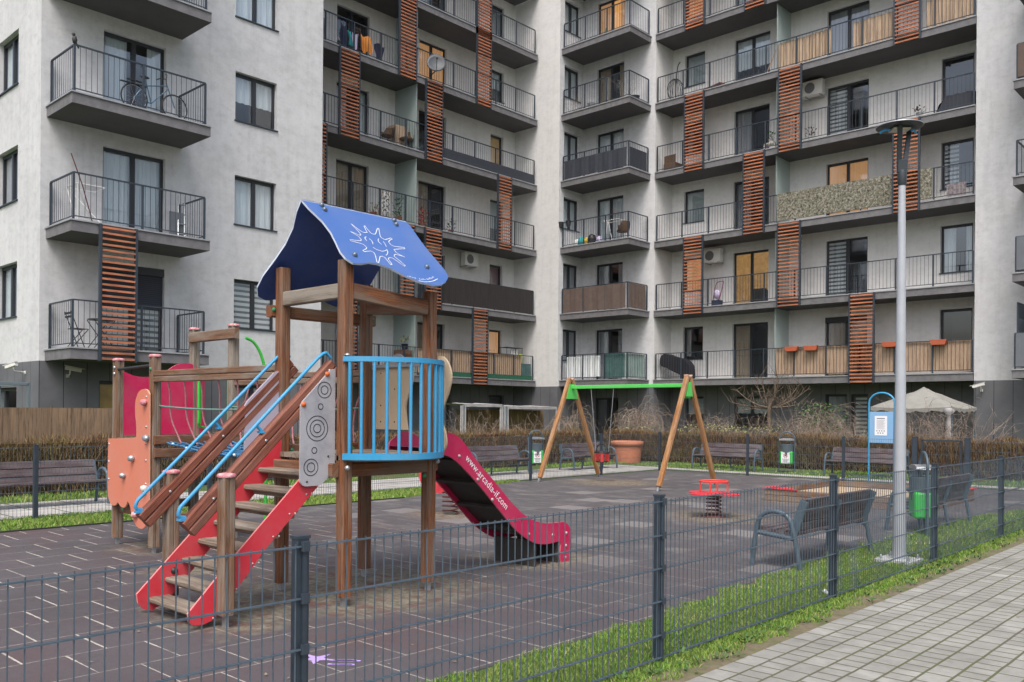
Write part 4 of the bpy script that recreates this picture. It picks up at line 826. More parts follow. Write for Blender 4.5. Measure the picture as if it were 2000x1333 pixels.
m = MB(); m.dome((-6.54, 3.22, .30), (1, 0, 0), .028); m.dome((-6.54, 3.86, 1.08), (1, 0, 0), .022); m.dome((-6.54, 3.99, 1.2), (1, 0, 0), .022); build('bolt', m, BLACK, S2)
for i in range(8):
    z = zstep(i); y = 3.10 + (z - .105) / 1.02; m = MB(); m.beam((-6.538, y, z), (-5.808, y, z), .17, .04, .01); t = build('tread', m, W_GREY, PT)
    f = MB(); f.beam((-6.538, y + .03, z - .042), (-5.808, y + .03, z - .042), .05, .04, .004); build('tread_batten', f, W_GREY, t)
pnl = [(3.83, 1.0), (3.85, .975), (3.88, .965), (4.00, .965), (4.03, .975), (4.14, 1.075), (4.148, 1.09), (4.148, 1.88), (4.10, 1.865), (3.85, 1.62), (3.83, 1.585)]
m = MB(); m.prism('u', -5.771, -5.754, pnl); PN = build('ring_board', m, P_GREY, PT)
m = MB(); m.prism('u', -6.58, -6.563, pnl); build('ring_board', m, mat('lilac_board', (.42, .40, .50), rough=.5), PT)
def ring(m, x, y, z, r, w_=.0032):
    for k in range(32):
        a, c = 2 * math.pi * k / 32, 2 * math.pi * (k + 1) / 32
        m.face([(x, y + (r - w_) * math.cos(a), z + (r - w_) * math.sin(a)), (x, y + (r + w_) * math.cos(a), z + (r + w_) * math.sin(a)), (x, y + (r + w_) * math.cos(c), z + (r + w_) * math.sin(c)), (x, y + (r - w_) * math.cos(c), z + (r - w_) * math.sin(c))])
for y, z, rr in ((4.065, 1.71, (.062, .033)), (4.03, 1.58, (.022,)), (4.0, 1.41, (.097, .066, .033)), (3.975, 1.24, (.023,)), (3.945, 1.11, (.064, .035))):
    m = MB(); [ring(m, -5.7525, y - .02, z, r_) for r_ in rr]; build('ring_print', m, P_BLACK, PN)
ORB = paint('orange_plastic', (.62, .12, .02))
for q_ in ((-5.754, 4.07, 1.835), (-5.754, 3.855, 1.595)): m = MB(); m.dome(q_, (1, 0, 0), .022); build('orange_button', m, ORB, PN)
m = MB(); m.dome((-5.754, 4.085, 1.19), (1, 0, 0), .009); m.dome((-5.754, 3.89, 1.0), (1, 0, 0), .009); build('screw', m, BLACK, PN)
# sloping handrail timbers with blue tubes
for x, a, c in ((-5.815, (2.95, .715), (4.17, 1.90)), (-6.60, (3.0, .70), (4.30, 1.94))):
    d = Vector((0, c[0] - a[0], c[1] - a[1])).normalized(); nn = Vector((0, -d.z, d.y))
    HR = None
    for o in (-.034, .034):
        p, q = Vector((x, *a)) + nn * o, Vector((x, *c)) + nn * o; m = MB(); m.beam(p, q, .078, .064, .008, up=nn); t_ = build('handrail_timber', m, W_RED, PT); HR = HR or t_
    m = MB(); p, q = Vector((x, *a)) + d * .03 + nn * .065, Vector((x, *c)) - d * .02 + nn * .065
    pts = [p + d * .02, p + nn * .03 - d * .0, p + nn * .055 + d * .0, p + nn * .073 + d * .03, p + nn * .08 + d * .05, q + nn * .08 - d * .05, q + nn * .075 + d * .01, q + nn * .06 + d * .045, q + nn * .0 + d * .05]
    m.tube(pts, .0145, 8); mid = p.lerp(q, .52); m.tube([mid, mid + nn * .08], .012, 6); m.box(x - .03, x + .03, mid.y - .03, mid.y + .03, mid.z - .004, mid.z + .012); m.box(x - .03, x + .03, p.y - .035, p.y + .035, p.z - .006, p.z + .012)
    build('hand_tube', m, P_BLUE, PT)
    m = MB(); [m.dome(Vector((x + .04, *a)).lerp(Vector((x + .04, *c)), t) + nn * .02, (1, 0, 0), .012) for t in (.16, .5, .96)]; build('bolt', m, GALV, HR)
# climbing wall with holds
ol = [(-10.22, .56), (-10.235, .9), (-10.22, 1.21), (-9.56, 1.23)] + smooth([(-9.50, 1.25), (-9.50, 1.36), (-9.53, 1.50), (-9.53, 1.62), (-9.50, 1.68), (-9.45, 1.735), (-9.35, 1.765), (-9.25, 1.755), (-9.20, 1.71)], 3) + smooth([(-9.19, .52), (-9.20, .38), (-9.28, .285), (-9.40, .26), (-9.52, .30), (-9.60, .40), (-9.65, .49), (-9.70, .53), (-9.735, .49), (-9.79, .455), (-9.88, .46), (-9.96, .50), (-10.0, .47), (-10.08, .455), (-10.16, .48), (-10.22, .56)], 3)
m = MB(); m.prism('v', 4.235, 4.253, ol[:-1][::-1], 0, 1); CWALL = build('climbing_board', m, [P_ORG, paint('pale_orange_edge', (.75, .38, .25))], PT)
for x, z, s_, mt in ((-9.57, 1.01, 0.040, GALV), (-9.79, 0.81, 0.036, GALV), (-9.26, 0.70, 0.042, CREAM), (-9.22, 1.24, 0.042, GALV), (-9.28, 1.62, 0.040, P_PINK), (-9.49, 0.40, 0.040, P_PINK)):
    m = MB(); m.blob((x, 4.215, z), s_ * 1.15, .04, s_ * .95, 0, 8, .25); build('climbing_hold', m, mt, CWALL)
m = MB(); [m.dome((x, 4.235, z), (0, -1, 0), .014) for x, z in ((-9.26, 1.68), (-9.26, 1.36), (-9.26, 1.18), (-9.26, 1.0), (-10.2, 1.15), (-10.2, .95), (-10.2, .75), (-9.26, .75))]; build('bolt', m, GALV, CWALL)
# crimson side board with wavy top, dark bar
rp = [(4.36, 1.25), (5.35, 1.25)] + smooth([(5.35, 1.98), (5.26, 2.07), (5.12, 2.11), (4.98, 2.08), (4.86, 2.0), (4.74, 1.945), (4.62, 1.925), (4.5, 1.93), (4.42, 1.955), (4.36, 1.98)], 3)
m = MB(); m.prism('u', -10.13, -10.112, rp, 0, 1); build('side_board', m, [P_CRIM, MATS['pale_crimson_edge']], PT)
m = MB(); m.tube([(UD + .04, 4.30, 2.0), (UC - .04, 4.30, 2.02)], .017, 8); build('grab_bar', m, BLACK, PT)
m = MB(); [m.dome((UD + .02, 4.265, z), (0, -1, 0), .02) for z in (2.02, 1.95)]; build('bolt', m, GALV, PT)
bar('top_rail', (UD, VB + .10, 2.42), (UC + .16, VB + .10, 2.42), .06, .12, W_MIX)
m = MB(); [m.beam((UD + .05, VC + .02 + .11 * i, 1.2), (UC - .05, VC + .02 + .11 * i, 1.2), .104, .04, .006) for i in range(10)]; build('deck', m, W_GREY, PT)
for p, q in (((UD, 4.33, 1.11), (UC, 4.33, 1.11)), ((UC + .07, VC - .04, 1.22), (UC + .07, VB + .2, 1.22)), ((UC + .07, VC - .04, 1.08), (UC + .07, VB + .2, 1.08)), ((UD, VC + .02, .42), (UC, VC + .02, .42)), ((UD - .02, VC + .1, .42), (UD - .02, VB + .1, .42)), ((UC, VC + .1, .36), (UC, VB + .1, .36))):
    bar('deck_beam', p, q, .05, .10, W_POST)
m = MB(); m.dome((-9.95, 4.29, .42), (0, -1, 0), .02); m.dome((UC + .11, 4.5, .36), (1, 0, 0), .02); build('bolt_cap', m, P_CAPG, PT)
# bridge rails, ropes and net
for y, z0, z1 in ((4.30, 1.90, 1.89), (5.25, 1.89, 1.88)):
    for o in (-.032, .032): bar('bridge_rail', (UC + .05, y, z0 + o), (UB - .03, y, z1 + o), .055, .06, W_MIX)
def sag(t, a): return -a * 4 * t * (1 - t)
for y, ym in ((4.30, 4.42), (5.25, 5.12)):
    m = MB(); m.tube([(UC + .05 + (UB - UC - .1) * i / 12, y + (ym - y) * .4, 1.585 + sag(i / 12, .035)) for i in range(13)], .011, 6); build('hand_rope', m, ROPE_G, PT)
    for j in range(7):
        x = UC + .34 + j * .345; m = MB(); zr = 1.585 + sag((x - UC) / (UB - UC), .035)
        m.tube(smooth([(x, y, 1.83), (x - .01, y + (ym - y) * .2, 1.72), (x - .05, y + (ym - y) * .4, zr), (x - .05, y + (ym - y) * .6, 1.42), (x + .01, y + (ym - y) * .9, 1.27), (x + .06, ym, 1.19)], 3), .0095, 6); build('vertical_rope', m, ROPE_P, PT)
m = MB()
for j in range(6):
    y = 4.42 + .14 * j; m.tube([(UC + .05 + (UB - UC - .1) * i / 14, y + rnd.uniform(-.015, .015), 1.2 + sag(i / 14, .09) + rnd.uniform(-.008, .008)) for i in range(15)], .011, 6)
for i in range(1, 17):
    x = UC + .05 + (UB - UC - .1) * i / 17; m.tube([(x + rnd.uniform(-.02, .02), 4.40 + .12 * j, 1.205 + sag(i / 17, .09) + .02 * math.sin(j * 2 + i) - .03 * math.sin(j / 6 * math.pi)) for j in range(7)], .010, 6)
build('rope_net', m, ROPE_B, PT)
m = MB(); [m.blob((UC + .05 + (UB - UC - .1) * (i + .5) / 8, 4.42, 1.2 + sag((i + .5) / 8, .09)), .02, .02, .016) for i in range(8)]; build('rope_clamp', m, P_WHITE, PT)
# green handles and fireman pole
for x in (UD + .12, UC - .10):
    m = MB(); y = 5.28; m.tube(smooth([(x - .05, y + .05, 2.0), (x + .0, y - .02, 2.03), (x + .04, y - .06, 2.0), (x + .05, y - .07, 1.93), (x + .05, y - .07, 1.46), (x + .03, y - .06, 1.37), (x - .03, y, 1.34), (x - .05, y + .05, 1.33)], 3), .0165, 8)
    m.tube([(x, y - .03, 1.98), (x, y - .03, 1.37)], .0165, 8); build('grab_handle', m, P_GREEN, PT)
m = MB(); m.tube(smooth([(-9.15, 5.34, 2.38), (-9.15, 5.44, 2.34), (-9.15, 5.53, 2.22), (-9.15, 5.585, 2.06), (-9.15, 5.61, 1.85), (-9.15, 5.615, 1.0), (-9.15, 5.615, 0.0)], 4), .018, 8); build('climbing_pole', m, P_GREEN, PT)

# ------------------------------------------------------------------ spring rockers
def helix(m, x, y, z0, z1, r, turns, t=.011):
    N = int(turns * 14); m.tube([(x + r * math.cos(i / 14 * 6.283), y + r * math.sin(i / 14 * 6.283), z0 + (z1 - z0) * i / N) for i in range(N + 1)], t, 7)
S = thing('spring_rocker', 'red four-leaf spring rocker with a round handle standing near the swing', 'spring rocker', (-6.74, 11.73, 0))
m = MB(); helix(m, -6.74, 11.73, .02, .30, .105, 5.2, .013); build('spring', m, RUST, S)
m = MB(); m.lathe(-6.74, 11.73, [(.19, .0), (.19, .015), (.1, .03)], 20); build('foot_plate', m, RUST, S)
pts = []
for i in range(72):
    a = i / 72 * 2 * math.pi; r_ = .235 + .175 * abs(math.cos(2 * a + .3)) ** .8; pts.append((-6.74 + r_ * math.cos(a) * 1.05, 11.73 + r_ * math.sin(a) * 1.05))
m = MB(); m.prism('z', .345, .362, pts); build('seat', m, P_RED, S)
m = MB(); m.lathe(-6.74, 11.73, [(.10, .30), (.13, .31), (.13, .343)], 12); build('seat_plate', m, mat('green_plate', (.05, .14, .1)), S)
m = MB(); c_ = [(-6.74 + .205 * math.cos(i / 24 * 6.283), 11.73 + .205 * math.sin(i / 24 * 6.283), .535) for i in range(24)]; m.tube(c_, .014, 8, closed=True)
for i in (1, 7, 13, 19): m.tube([(*c_[i][:2], .36), c_[i]], .013, 7)
build('handle_ring', m, paint('red_tube', (.70, .05, .04), .35), S)
S = thing('spring_rocker', 'red spring rocker with black hoop handle seen behind the crimson slide', 'spring rocker', (-9.68, 9.09, 0))
m = MB(); helix(m, -9.68, 9.09, .02, .36, .115, 5, .013); build('spring', m, RUST, S)
sp_ = smooth([(-.42, .60), (-.36, .66), (-.22, .62), (-.10, .50), (.06, .46), (.22, .52), (.30, .62), (.40, .64), (.42, .52), (.30, .38), (.10, .32), (-.12, .32), (-.30, .36), (-.44, .46)], 3, True)
for o in (-.09, .07):
    m = MB(); d = Vector((-.985, -.17, 0)); n_ = Vector((.17, -.985, 0)); c0 = Vector((-9.82, 9.09, 0)) + n_ * o
    A = [tuple(c0 + d * a + Vector((0, 0, z))) for a, z in sp_]; B = [tuple(Vector(q) + n_ * .018) for q in A]; m.face(A); m.face(B[::-1])
    for i in range(len(A)): j = (i + 1) % len(A); m.face([A[j], A[i], B[i], B[j]])
    build('side_board', m, P_RED, S)
m = MB(); m.beam((-9.60, 9.14, .50), (-9.86, 9.03, .50), .2, .02, .004); build('seat', m, BLACK, S)
m = MB(); cc = Vector((-9.66, 9.0, .43)); m.tube([cc + Vector((.05 * math.cos(i / 16 * 6.283), -.02 * math.cos(i / 16 * 6.283), .10 * math.sin(i / 16 * 6.283))) for i in range(16)], .018, 7, closed=True); build('foot_hoop', m, BLACK, S)

# ------------------------------------------------------------------ swing
SW = thing('swing', 'wooden A-frame swing with a green crossbar and one toddler seat', 'swing', (-11.3, 15.85, 0))
for u in (-12.85, -9.72):
    ap = Vector((u, 15.84, 2.26))
    for v, sd in ((14.78, -1), (16.92, 1)):
        f = Vector((u + (-.0), v, .09)); m = MB(); e = ap + Vector((0, sd * .045, .05)); m.beam(f, e, .10, .10, .02, up=(1, 0, 0)); lg = build('leg', m, W_HONEY, SW)
        m = MB(); d = (e - f).normalized(); m.beam(f - d * .1, f - d * .001, .035, .035, 0); build('leg_foot', m, GALV, lg)
        m = MB(); m.beam(e + d * .001, e + d * .02, .108, .108, .008, up=(1, 0, 0)); build('leg_cap', m, mat('copper_cap', (.5, .33, .25), rough=.4) if 'copper_cap' not in MATS else MATS['copper_cap'], lg)
    s_ = 1 if u < -11 else -1
    m = MB(); m.prism('u', u + s_ * .055, u + s_ * .065, [(15.74, 2.20), (15.94, 2.20), (16.06, 1.86), (15.62, 1.86)]); m.prism('u', u + .0, u + .05, [(15.80, 2.2), (15.88, 2.2), (15.95, 1.9), (15.73, 1.9)]); build('bracket', m, P_GRN2, SW)
m = MB(); m.beam((-12.80, 15.84, 2.13), (-9.76, 15.84, 2.13), .08, .08, .01); build('crossbar', m, P_GRN2, SW)
for u0, u1 in ((-12.25, -12.1), (-11.62, -11.75)):
    m = MB()
    for i in range(44):
        t = i / 44; x = u0 + (u1 - u0) * t; z = 2.09 - 1.42 * t; m.beam((x, 15.84, z), (x + (u1 - u0) / 44, 15.84, z - 1.42 / 44), .008 if i % 2 else .014, .014 if i % 2 else .008, 0, caps=False)
    build('chain', m, GALV, SW)
m = MB(); a = MB()
for i in range(16):
    t = i / 16 * 6.283; m.tube([(-11.93 + .17 * math.cos(t), 15.84 + .15 * math.sin(t), .66), (-11.93 + .17 * math.cos(t + .393), 15.84 + .15 * math.sin(t + .393), .66)], .02, 7)
st = build('seat', m, BLACK, SW); m = MB(); m.prism('z', .44, .465, [(-11.93 + .15 * math.cos(i / 12 * 6.283), 15.84 + .14 * math.sin(i / 12 * 6.283)) for i in range(12)])
build('seat_bottom', m, BLACK, st)
for k in range(5):
    t = k / 5 * 6.283 + .3; m = MB(); p = Vector((-11.93 + .165 * math.cos(t), 15.84 + .15 * math.sin(t), 0)); m.beam(p + Vector((0, 0, .45)), p + Vector((0, 0, .65)), .07, .02, .004, up=(math.cos(t), math.sin(t), 0)); build('seat_strap', m, REDP, st)
m = MB(); m.tube(smooth([(-12.09, 15.84, .67), (-12.05, 15.84, .8), (-11.93, 15.84, .84), (-11.8, 15.84, .8), (-11.76, 15.84, .67)], 3), .012, 6); build('seat_bow', m, BLACK, st)

# ------------------------------------------------------------------ benches
def make_bench(label):
    T = thing('park_bench', label, 'bench', (0, 0, 0), 'steel and timber park benches')
    for x in (-.95, .95):
        m = MB(); pts = smooth([(x, -.29, 0), (x, -.27, .20), (x, -.235, .42), (x, -.19, .52), (x, -.10, .565), (x, .0, .565), (x, .09, .525), (x, .135, .44), (x, .19, .20), (x, .225, 0)], 3); m.tube(pts, .026, 10)
        m.tube([(x, -.24, .345), (x, .165, .31)], .023, 8); build('arm_loop', m, BENCHM, T)
        s_ = .0; m = MB(); m.beam((x * .965, .12, .30), (x * .965, .25, .69), .028, .085, .004, up=(0, 1, -.33)); build('back_support', m, BENCHM, T)
    m = MB(); m.tube([(0, -.17, .34), (0, .17, .32)], .02, 8); m.tube([(0, .15, .32), (0, .21, 0)], .022, 8); m.beam((0, .13, .30), (0, .245, .64), .02, .04, .004, up=(0, 1, -.33)); build('middle_frame', m, BENCHM, T)
    for i in range(4): m = MB(); y = -.20 + .10 * i; m.beam((-.93, y, .385 - .012 * i), (.93, y, .385 - .012 * i), .094, .035, .006); build('seat_slat', m, W_BENCH, T)
    for i in range(3): m = MB(); t = .14 + .32 * i; y = .12 + .13 * t - .012; z = .30 + .39 * t + .045; m.beam((-.90, y, z), (.90, y, z), .03, .122, .006, up=(0, .32, .95)); build('back_slat', m, W_BENCH, T)
    return T
bench = make_bench('timber bench seen from behind, beside the lamp post and near fence')
benches = [((-4.02, 9.28), -90, None), ((-4.05, 13.05), -90, 'timber bench seen from behind, just beyond the bright green litter bin'), ((-14.85, 5.1), 90, 'timber bench by the hedge at the left edge of the photo'), ((-14.9, 15.55), 90, 'timber bench behind the slide, left of the litter bin by the swing'),
           ((-14.9, 19.15), 90, 'timber bench behind the swing seat, between litter bin and terracotta planter'), ((-12.2, 21.95), 0, 'timber bench behind the right-hand swing leg'), ((-8.35, 21.9), 0, 'timber bench behind the blue notice board')]
for i, ((x, y), a, lab) in enumerate(benches):
    if i: copy_tree(bench, (x, y, 0), R(a), lab)
bench.location = (-4.03, 9.22, 0); bench.scale = (.97, 1, 1); bench.rotation_euler = (0, 0, R(-90))

# ------------------------------------------------------------------ litter bins
def make_bin(label, sign=True):
    T = thing('litter_bin', label, 'litter bin', (0, 0, 0), 'hooped litter bins')
    m = MB(); m.tube([(-.20, 0, 0), (-.20, 0, .88)] + [(-.20 * math.cos(i * math.pi / 12), 0, .88 + .19 * math.sin(i * math.pi / 12)) for i in range(1, 12)] + [(.20, 0, .88), (.20, 0, 0)], .017, 8); build('hoop', m, BENCHM, T)
    m = MB(); m.prism('v', -.13, .13, [(-.19, .85), (.19, .85), (.18, .885), (.1, .905), (-.1, .905), (-.18, .885)]); build('lid', m, GALV, T)
    m = MB(); m.lathe(0, 0, [(.155, .45), (.175, .74), (.178, .75), (.165, .75), (.15, .6)], 16, cap=False); build('liner', m, mat('grey_liner', (.09, .12, .14), rough=.4) if 'grey_liner' not in MATS else MATS['grey_liner'], T)
    m = MB(); m.prism('z', .22, .56, [(-.165, -.145), (.165, -.145), (.165, .145), (-.165, .145)]); build('bin_body', m, GBIN, T, bevel=.03)
    if sign:
        m = MB(); m.box(-.12, .09, -.152, -.148, .25, .53); sg = build('notice', m, WHITE, T); k = MB()
        for j in range(24):
            a, c = j / 24 * 6.283, (j + 1) / 24 * 6.283; k.face([(-.015 + .048 * math.cos(a), -.1535, .445 + .048 * math.sin(a)), (-.015 + .06 * math.cos(a), -.1535, .445 + .06 * math.sin(a)), (-.015 + .06 * math.cos(c), -.1535, .445 + .06 * math.sin(c)), (-.015 + .048 * math.cos(c), -.1535, .445 + .048 * math.sin(c))])
        k.beam((-.05, -.1535, .475), (.02, -.1535, .412), .002, .012, 0); build('sign_ring', k, REDP, sg)
        k = MB(); k.box(-.045, .01, -.1545, -.1525, .43, .462); k.box(-.04, -.03, -.1545, -.1525, .41, .43); k.box(0, .008, -.1545, -.1525, .41, .43); k.box(.005, .022, -.1545, -.1525, .455, .475)
        for i in range(3): k.box(-.10 + .01 * i, .07 - .012 * i, -.1545, -.1525, .35 - .035 * i, .362 - .035 * i)
        build('sign_print', k, P_BLACK, sg)
    return T
bn = make_bin('litter bin with a dog sign on its green box between two left-hand benches')
c1 = copy_tree(bn, (-10.55, 22.15, 0), R(18), 'litter bin with a white dog sign between the two rear benches'); c2 = make_bin('litter bin with a plain bright green box beside the nearest benches', False)
bn.location = (-15.05, 17.15, 0); bn.rotation_euler = (0, 0, R(62)); c2.location = (-3.84, 12.0, 0); c2.rotation_euler = (0, 0, R(122))

# ------------------------------------------------------------------ street lamp
LP = thing('street_lamp', 'tall grey street lamp with dark forked head standing inside the near fence', 'street lamp', (-3.32, 9.63, 0))
x, y = -3.32, 9.63
m = MB(); m.lathe(x, y, [(.068, .02), (.064, .5), (.0525, 2.0), (.0445, 2.9), (.035, 4.02)], 24); build('pole', m, LAMPG, LP)
m = MB(); m.beam((x, y, .0), (x, y, .03), .38, .38, .004, up=(0, 1, 0)); bp_ = build('base_plate', m, mat('bright_zinc', (.55, .57, .59), rough=.5), LP)
for a in (-1, 1):
    for c in (-1, 1): m = MB(); m.lathe(x + a * .14, y + c * .14, [(.016, .03), (.016, .06), (.01, .075)], 6); build('bolt', m, GALV, bp_)
rx, ry = Vector((.733, .68, 0)), Vector((-.68, .733, 0))
m = MB(); m.lathe(x, y, [(.040, 3.98), (.046, 4.0), (.048, 4.12), (.044, 4.14)], 16); m.beam((x, y, 4.12), (x, y, 4.25), .105, .05, .01, up=ry); build('head_socket', m, LAMPD, LP)
c0 = Vector((x, y, 0)) - rx * .03
for a in (-1, 1):
    m = MB(); p = Vector((x, y, 4.23)) + rx * (.032 * a); q = Vector((x, y, 4.60)) + rx * (.025 + .085 * a) + ry * (.08 * a); m.beam(p, q, .05, .022, .004, up=ry); build('head_arm', m, LAMPD, LP)
cx_, cy_ = c0[:2]
m = MB(); m.lathe(cx_, cy_, [(.17, 4.592), (.215, 4.594), (.230, 4.598), (.232, 4.606), (.20, 4.616), (.12, 4.620)], 32, 0); build('lamp_disc', m, LAMPD, LP)
m = MB(); m.lathe(cx_, cy_, [(.236, 4.598), (.237, 4.604), (.228, 4.609)], 32, cap=False); build('lamp_rim', m, GALV, LP)
m = MB(); m.beam(Vector((cx_, cy_, 4.570)) - rx * .09, Vector((cx_, cy_, 4.570)) + rx * .09, .14, .02, .004); build('led_panel', m, mat('led_lens', (.5, .46, .38), rough=.3), LP)
m = MB()
for a in (-1, 1): c = Vector((cx_, cy_, 4.540)); m.tube([c + rx * a * (.15 + .04 * math.sin(t)) + Vector((0, 0, .03 * math.cos(t))) + ry * .03 * t for t in (-1, -.4, .2, .8, 1.4)], .014, 6)
build('blue_band', m, P_BLUE, LP)

# ------------------------------------------------------------------ notice board with blue hoop
NB = thing('notice_board', 'pale blue playground notice board hanging in a blue hoop, partly behind the lamp post', 'notice board', (-7.55, 20.75, 0))
m = MB(); m.tube([(-7.86, 20.75, 0), (-7.86, 20.75, 1.82)] + [(-7.57 - .29 * math.cos(i * math.pi / 12), 20.75, 1.82 + .24 * math.sin(i * math.pi / 12)) for i in range(1, 12)] + [(-7.28, 20.75, 1.82), (-7.28, 20.75, 0)], .022, 8); build('hoop', m, P_BLUE, NB)
m = MB(); m.box(-7.84, -7.30, 20.735, 20.755, .90, 1.62); nb_ = build('board', m, SIGNBL, NB)
m = MB(); m.box(-7.72, -7.44, 20.729, 20.733, 1.07, 1.52); nt_ = build('notice_sheet', m, WHITE, nb_)
k = MB(); k.box(-7.67, -7.49, 20.7265, 20.7285, 1.455, 1.475); [k.box(-7.68 + .01 * (i % 2), -7.48 - .02 * (i % 3), 20.7265, 20.7285, 1.42 - .022 * i, 1.4245 - .022 * i) for i in range(10)]
for i in range(4): k.box(-7.68 + .055 * i, -7.655 + .055 * i, 20.7265, 20.7285, 1.165, 1.19)
for i in range(3): k.box(-7.655 + .055 * i, -7.63 + .055 * i, 20.7265, 20.7285, 1.115, 1.14)
build('print', k, mat('grey_print', (.2, .18, .2)), nt_)

# ------------------------------------------------------------------ sandbox
SB = thing('sandbox', 'low square timber sandbox with a red corner seat', 'sandbox', (-6.4, 15.9, 0))
X0, X1, Y0, Y1 = -7.38, -4.75, 14.67, 17.5
for p, q in (((X0, Y0), (X1, Y0)), ((X0, Y1), (X1, Y1)), ((X0, Y0), (X0, Y1)), ((X1, Y0), (X1, Y1))):
    for j in range(2):
        e = .0 if p[1] == q[1] else .046
        P0 = Vector((*p, .055 + .105 * j)); Q0 = Vector((*q, .055 + .105 * j)); d = (Q0 - P0).normalized(); bar('side_plank', P0 + d * e, Q0 - d * e, .085, .10, W_SAND, SB)
m = MB(); m.box(X0 + .04, X1 - .04, Y0 + .04, Y1 - .04, .01, .10); build('sand', m, SANDM, SB)
m = MB(); m.prism('z', .215, .233, [(X0 - .06, Y0 - .06), (X0 + .62, Y0 - .06), (X0 - .06, Y0 + .62)]); build('corner_seat', m, P_RED, SB)
m = MB(); m.prism('z', .215, .233, [(X1 + .06, Y1 + .06), (X1 - .5, Y1 + .06), (X1 + .06, Y1 - .5)]); build('corner_seat', m, P_RED, SB)
# chalk star
m = MB(); c = Vector((-4.60, 3.19))
pts = []
for i in range(10): a = i * math.pi / 5 + .5; r_ = .125 if i % 2 == 0 else .045; pts.append((c.x + r_ * math.cos(a), c.y + r_ * math.sin(a), .0075))
m.face(pts)
for i in range(5):
    a0 = Vector((-4.50 + .022 * i, 3.24 + .03 * (i % 3) - .02 * i)); m.beam((a0.x - .02, a0.y - .01, .0075), (a0.x + .09, a0.y + .09, .0075), .026, .001, 0)
one('chalk_drawing', 'small purple chalk star with a streaked tail drawn on the rubber tiles', 'chalk drawing', m, PURPLE)

# ------------------------------------------------------------------ vegetation
def tri_mesh(name, V, T, UV, m, smooth=False):
    me = bpy.data.meshes.new(name); nv, nt_ = len(V), len(T)
    me.vertices.add(nv); me.vertices.foreach_set('co', np.asarray(V, np.float32).ravel()); me.loops.add(nt_ * 3); me.loops.foreach_set('vertex_index', np.asarray(T, np.int32).ravel())
    me.polygons.add(nt_); me.polygons.foreach_set('loop_start', np.arange(nt_, dtype=np.int32) * 3)
    uv = me.uv_layers.new(name='UVMap'); uv.data.foreach_set('uv', np.asarray(UV, np.float32)[np.asarray(T).ravel()].ravel()); me.update(calc_edges=True); me.validate(); me.materials.append(m)
    o = bpy.data.objects.new(name, me); COL.objects.link(o); return o
NR = np.random.default_rng(5)
def blades(P, h, wd, lean=.5, tall=None):
    n_ = len(P); a = NR.uniform(0, 6.283, n_); H_ = h * NR.uniform(.45, 1.25, n_); L_ = NR.normal(0, lean, (n_, 2)) * H_[:, None]
    dx = np.stack([np.cos(a), np.sin(a), np.zeros(n_)], 1) * (wd * NR.uniform(.6, 1.4, n_))[:, None]
    base = np.concatenate([P, np.zeros((n_, 1))], 1) if P.shape[1] == 2 else P
    tip = base + np.concatenate([L_, H_[:, None]], 1); mid = base + np.concatenate([L_ * .35, H_[:, None] * .6], 1)
    V = np.concatenate([base - dx, base + dx, mid - dx * .7, mid + dx * .7, tip], 0); i = np.arange(n_)
    T = np.concatenate([np.stack([i, i + n_, i + 3 * n_], 1), np.stack([i, i + 3 * n_, i + 2 * n_], 1), np.stack([i + 2 * n_, i + 3 * n_, i + 4 * n_], 1)], 0)
    r_ = NR.uniform(0, 1, n_); UV = np.concatenate([np.stack([r_, np.full(n_, z)], 1) for z in (0, 0, .6, .6, 1)], 0)
    return V, T, UV
def scatter(x0f, x1f, y0, y1, n_, dens=None):
    y = NR.uniform(y0, y1, n_); x = x0f(y) + (x1f(y) - x0f(y)) * NR.uniform(0, 1, n_); P = np.stack([x, y], 1)
    if dens is not None: P = P[NR.uniform(0, 1, n_) < dens(P)]
    return P
edgeR = lambda y: np.interp(y, [-8, 5.5, 7, 9.5, 12, 14.7, 16.5, 20], [-3.74, -3.72, -3.86, -4.02, -4.04, -3.97, -3.57, -3.2]) + .05 * np.sin(y * 7) + .03 * np.sin(y * 19)
edgeP = lambda y: np.full_like(y, -2.80) + .03 * np.sin(y * 9) + .03 * np.sin(y * 23)
def patch(P):
    d = .5 + .5 * np.sin(P[:, 0] * 5.1 + 2 * np.sin(P[:, 1] * 1.7)) * np.sin(P[:, 1] * 2.3 + P[:, 0] * 3)
    bare = np.exp(-(((P[:, 0] + 3.45) / .32) ** 2 + ((P[:, 1] - 11.3) / .45) ** 2)); b2 = (np.sin(P[:, 0] * 9 + P[:, 1] * 4.1) * np.sin(P[:, 1] * 6.3 - P[:, 0] * 5) > .62) * .5; e_ = np.clip((P[:, 0] + 2.92) / .14, 0, 1) * .35; return np.clip(.72 + .5 * d - bare - b2 - e_, 0, 1)
def grass(name, P, h, wd):
    V, T, UV = blades(P, h, wd); o = tri_mesh(name, V, T, UV, GRASS); o['kind'] = 'stuff'; o['category'] = 'grass'; return o
g1 = scatter(edgeR, edgeP, 2.2, 9, 66000, patch); g2 = scatter(edgeR, edgeP, 9, 20, 34000, patch)
o = grass('grass', g1, .030, .0025); o['label'] = 'short green grass along the foot of the near fence'
o = grass('grass', g2, .040, .0034); o['label'] = 'green grass around the lamp post foot and beyond along the near fence'
eL = lambda y: np.interp(y, [-5, 10, 12.3, 14.5], [-12.08, -12.06, -12.75, -13.2])
g3 = scatter(lambda y: np.full_like(y, -13.42), eL, 0, 14.5, 42000, lambda P: np.clip(.8 + .2 * np.sin(P[:, 1] * 3), 0, 1))
o = grass('grass', g3, .05, .005); o['label'] = 'bright grass strip between the rubber tiles and the left fence'
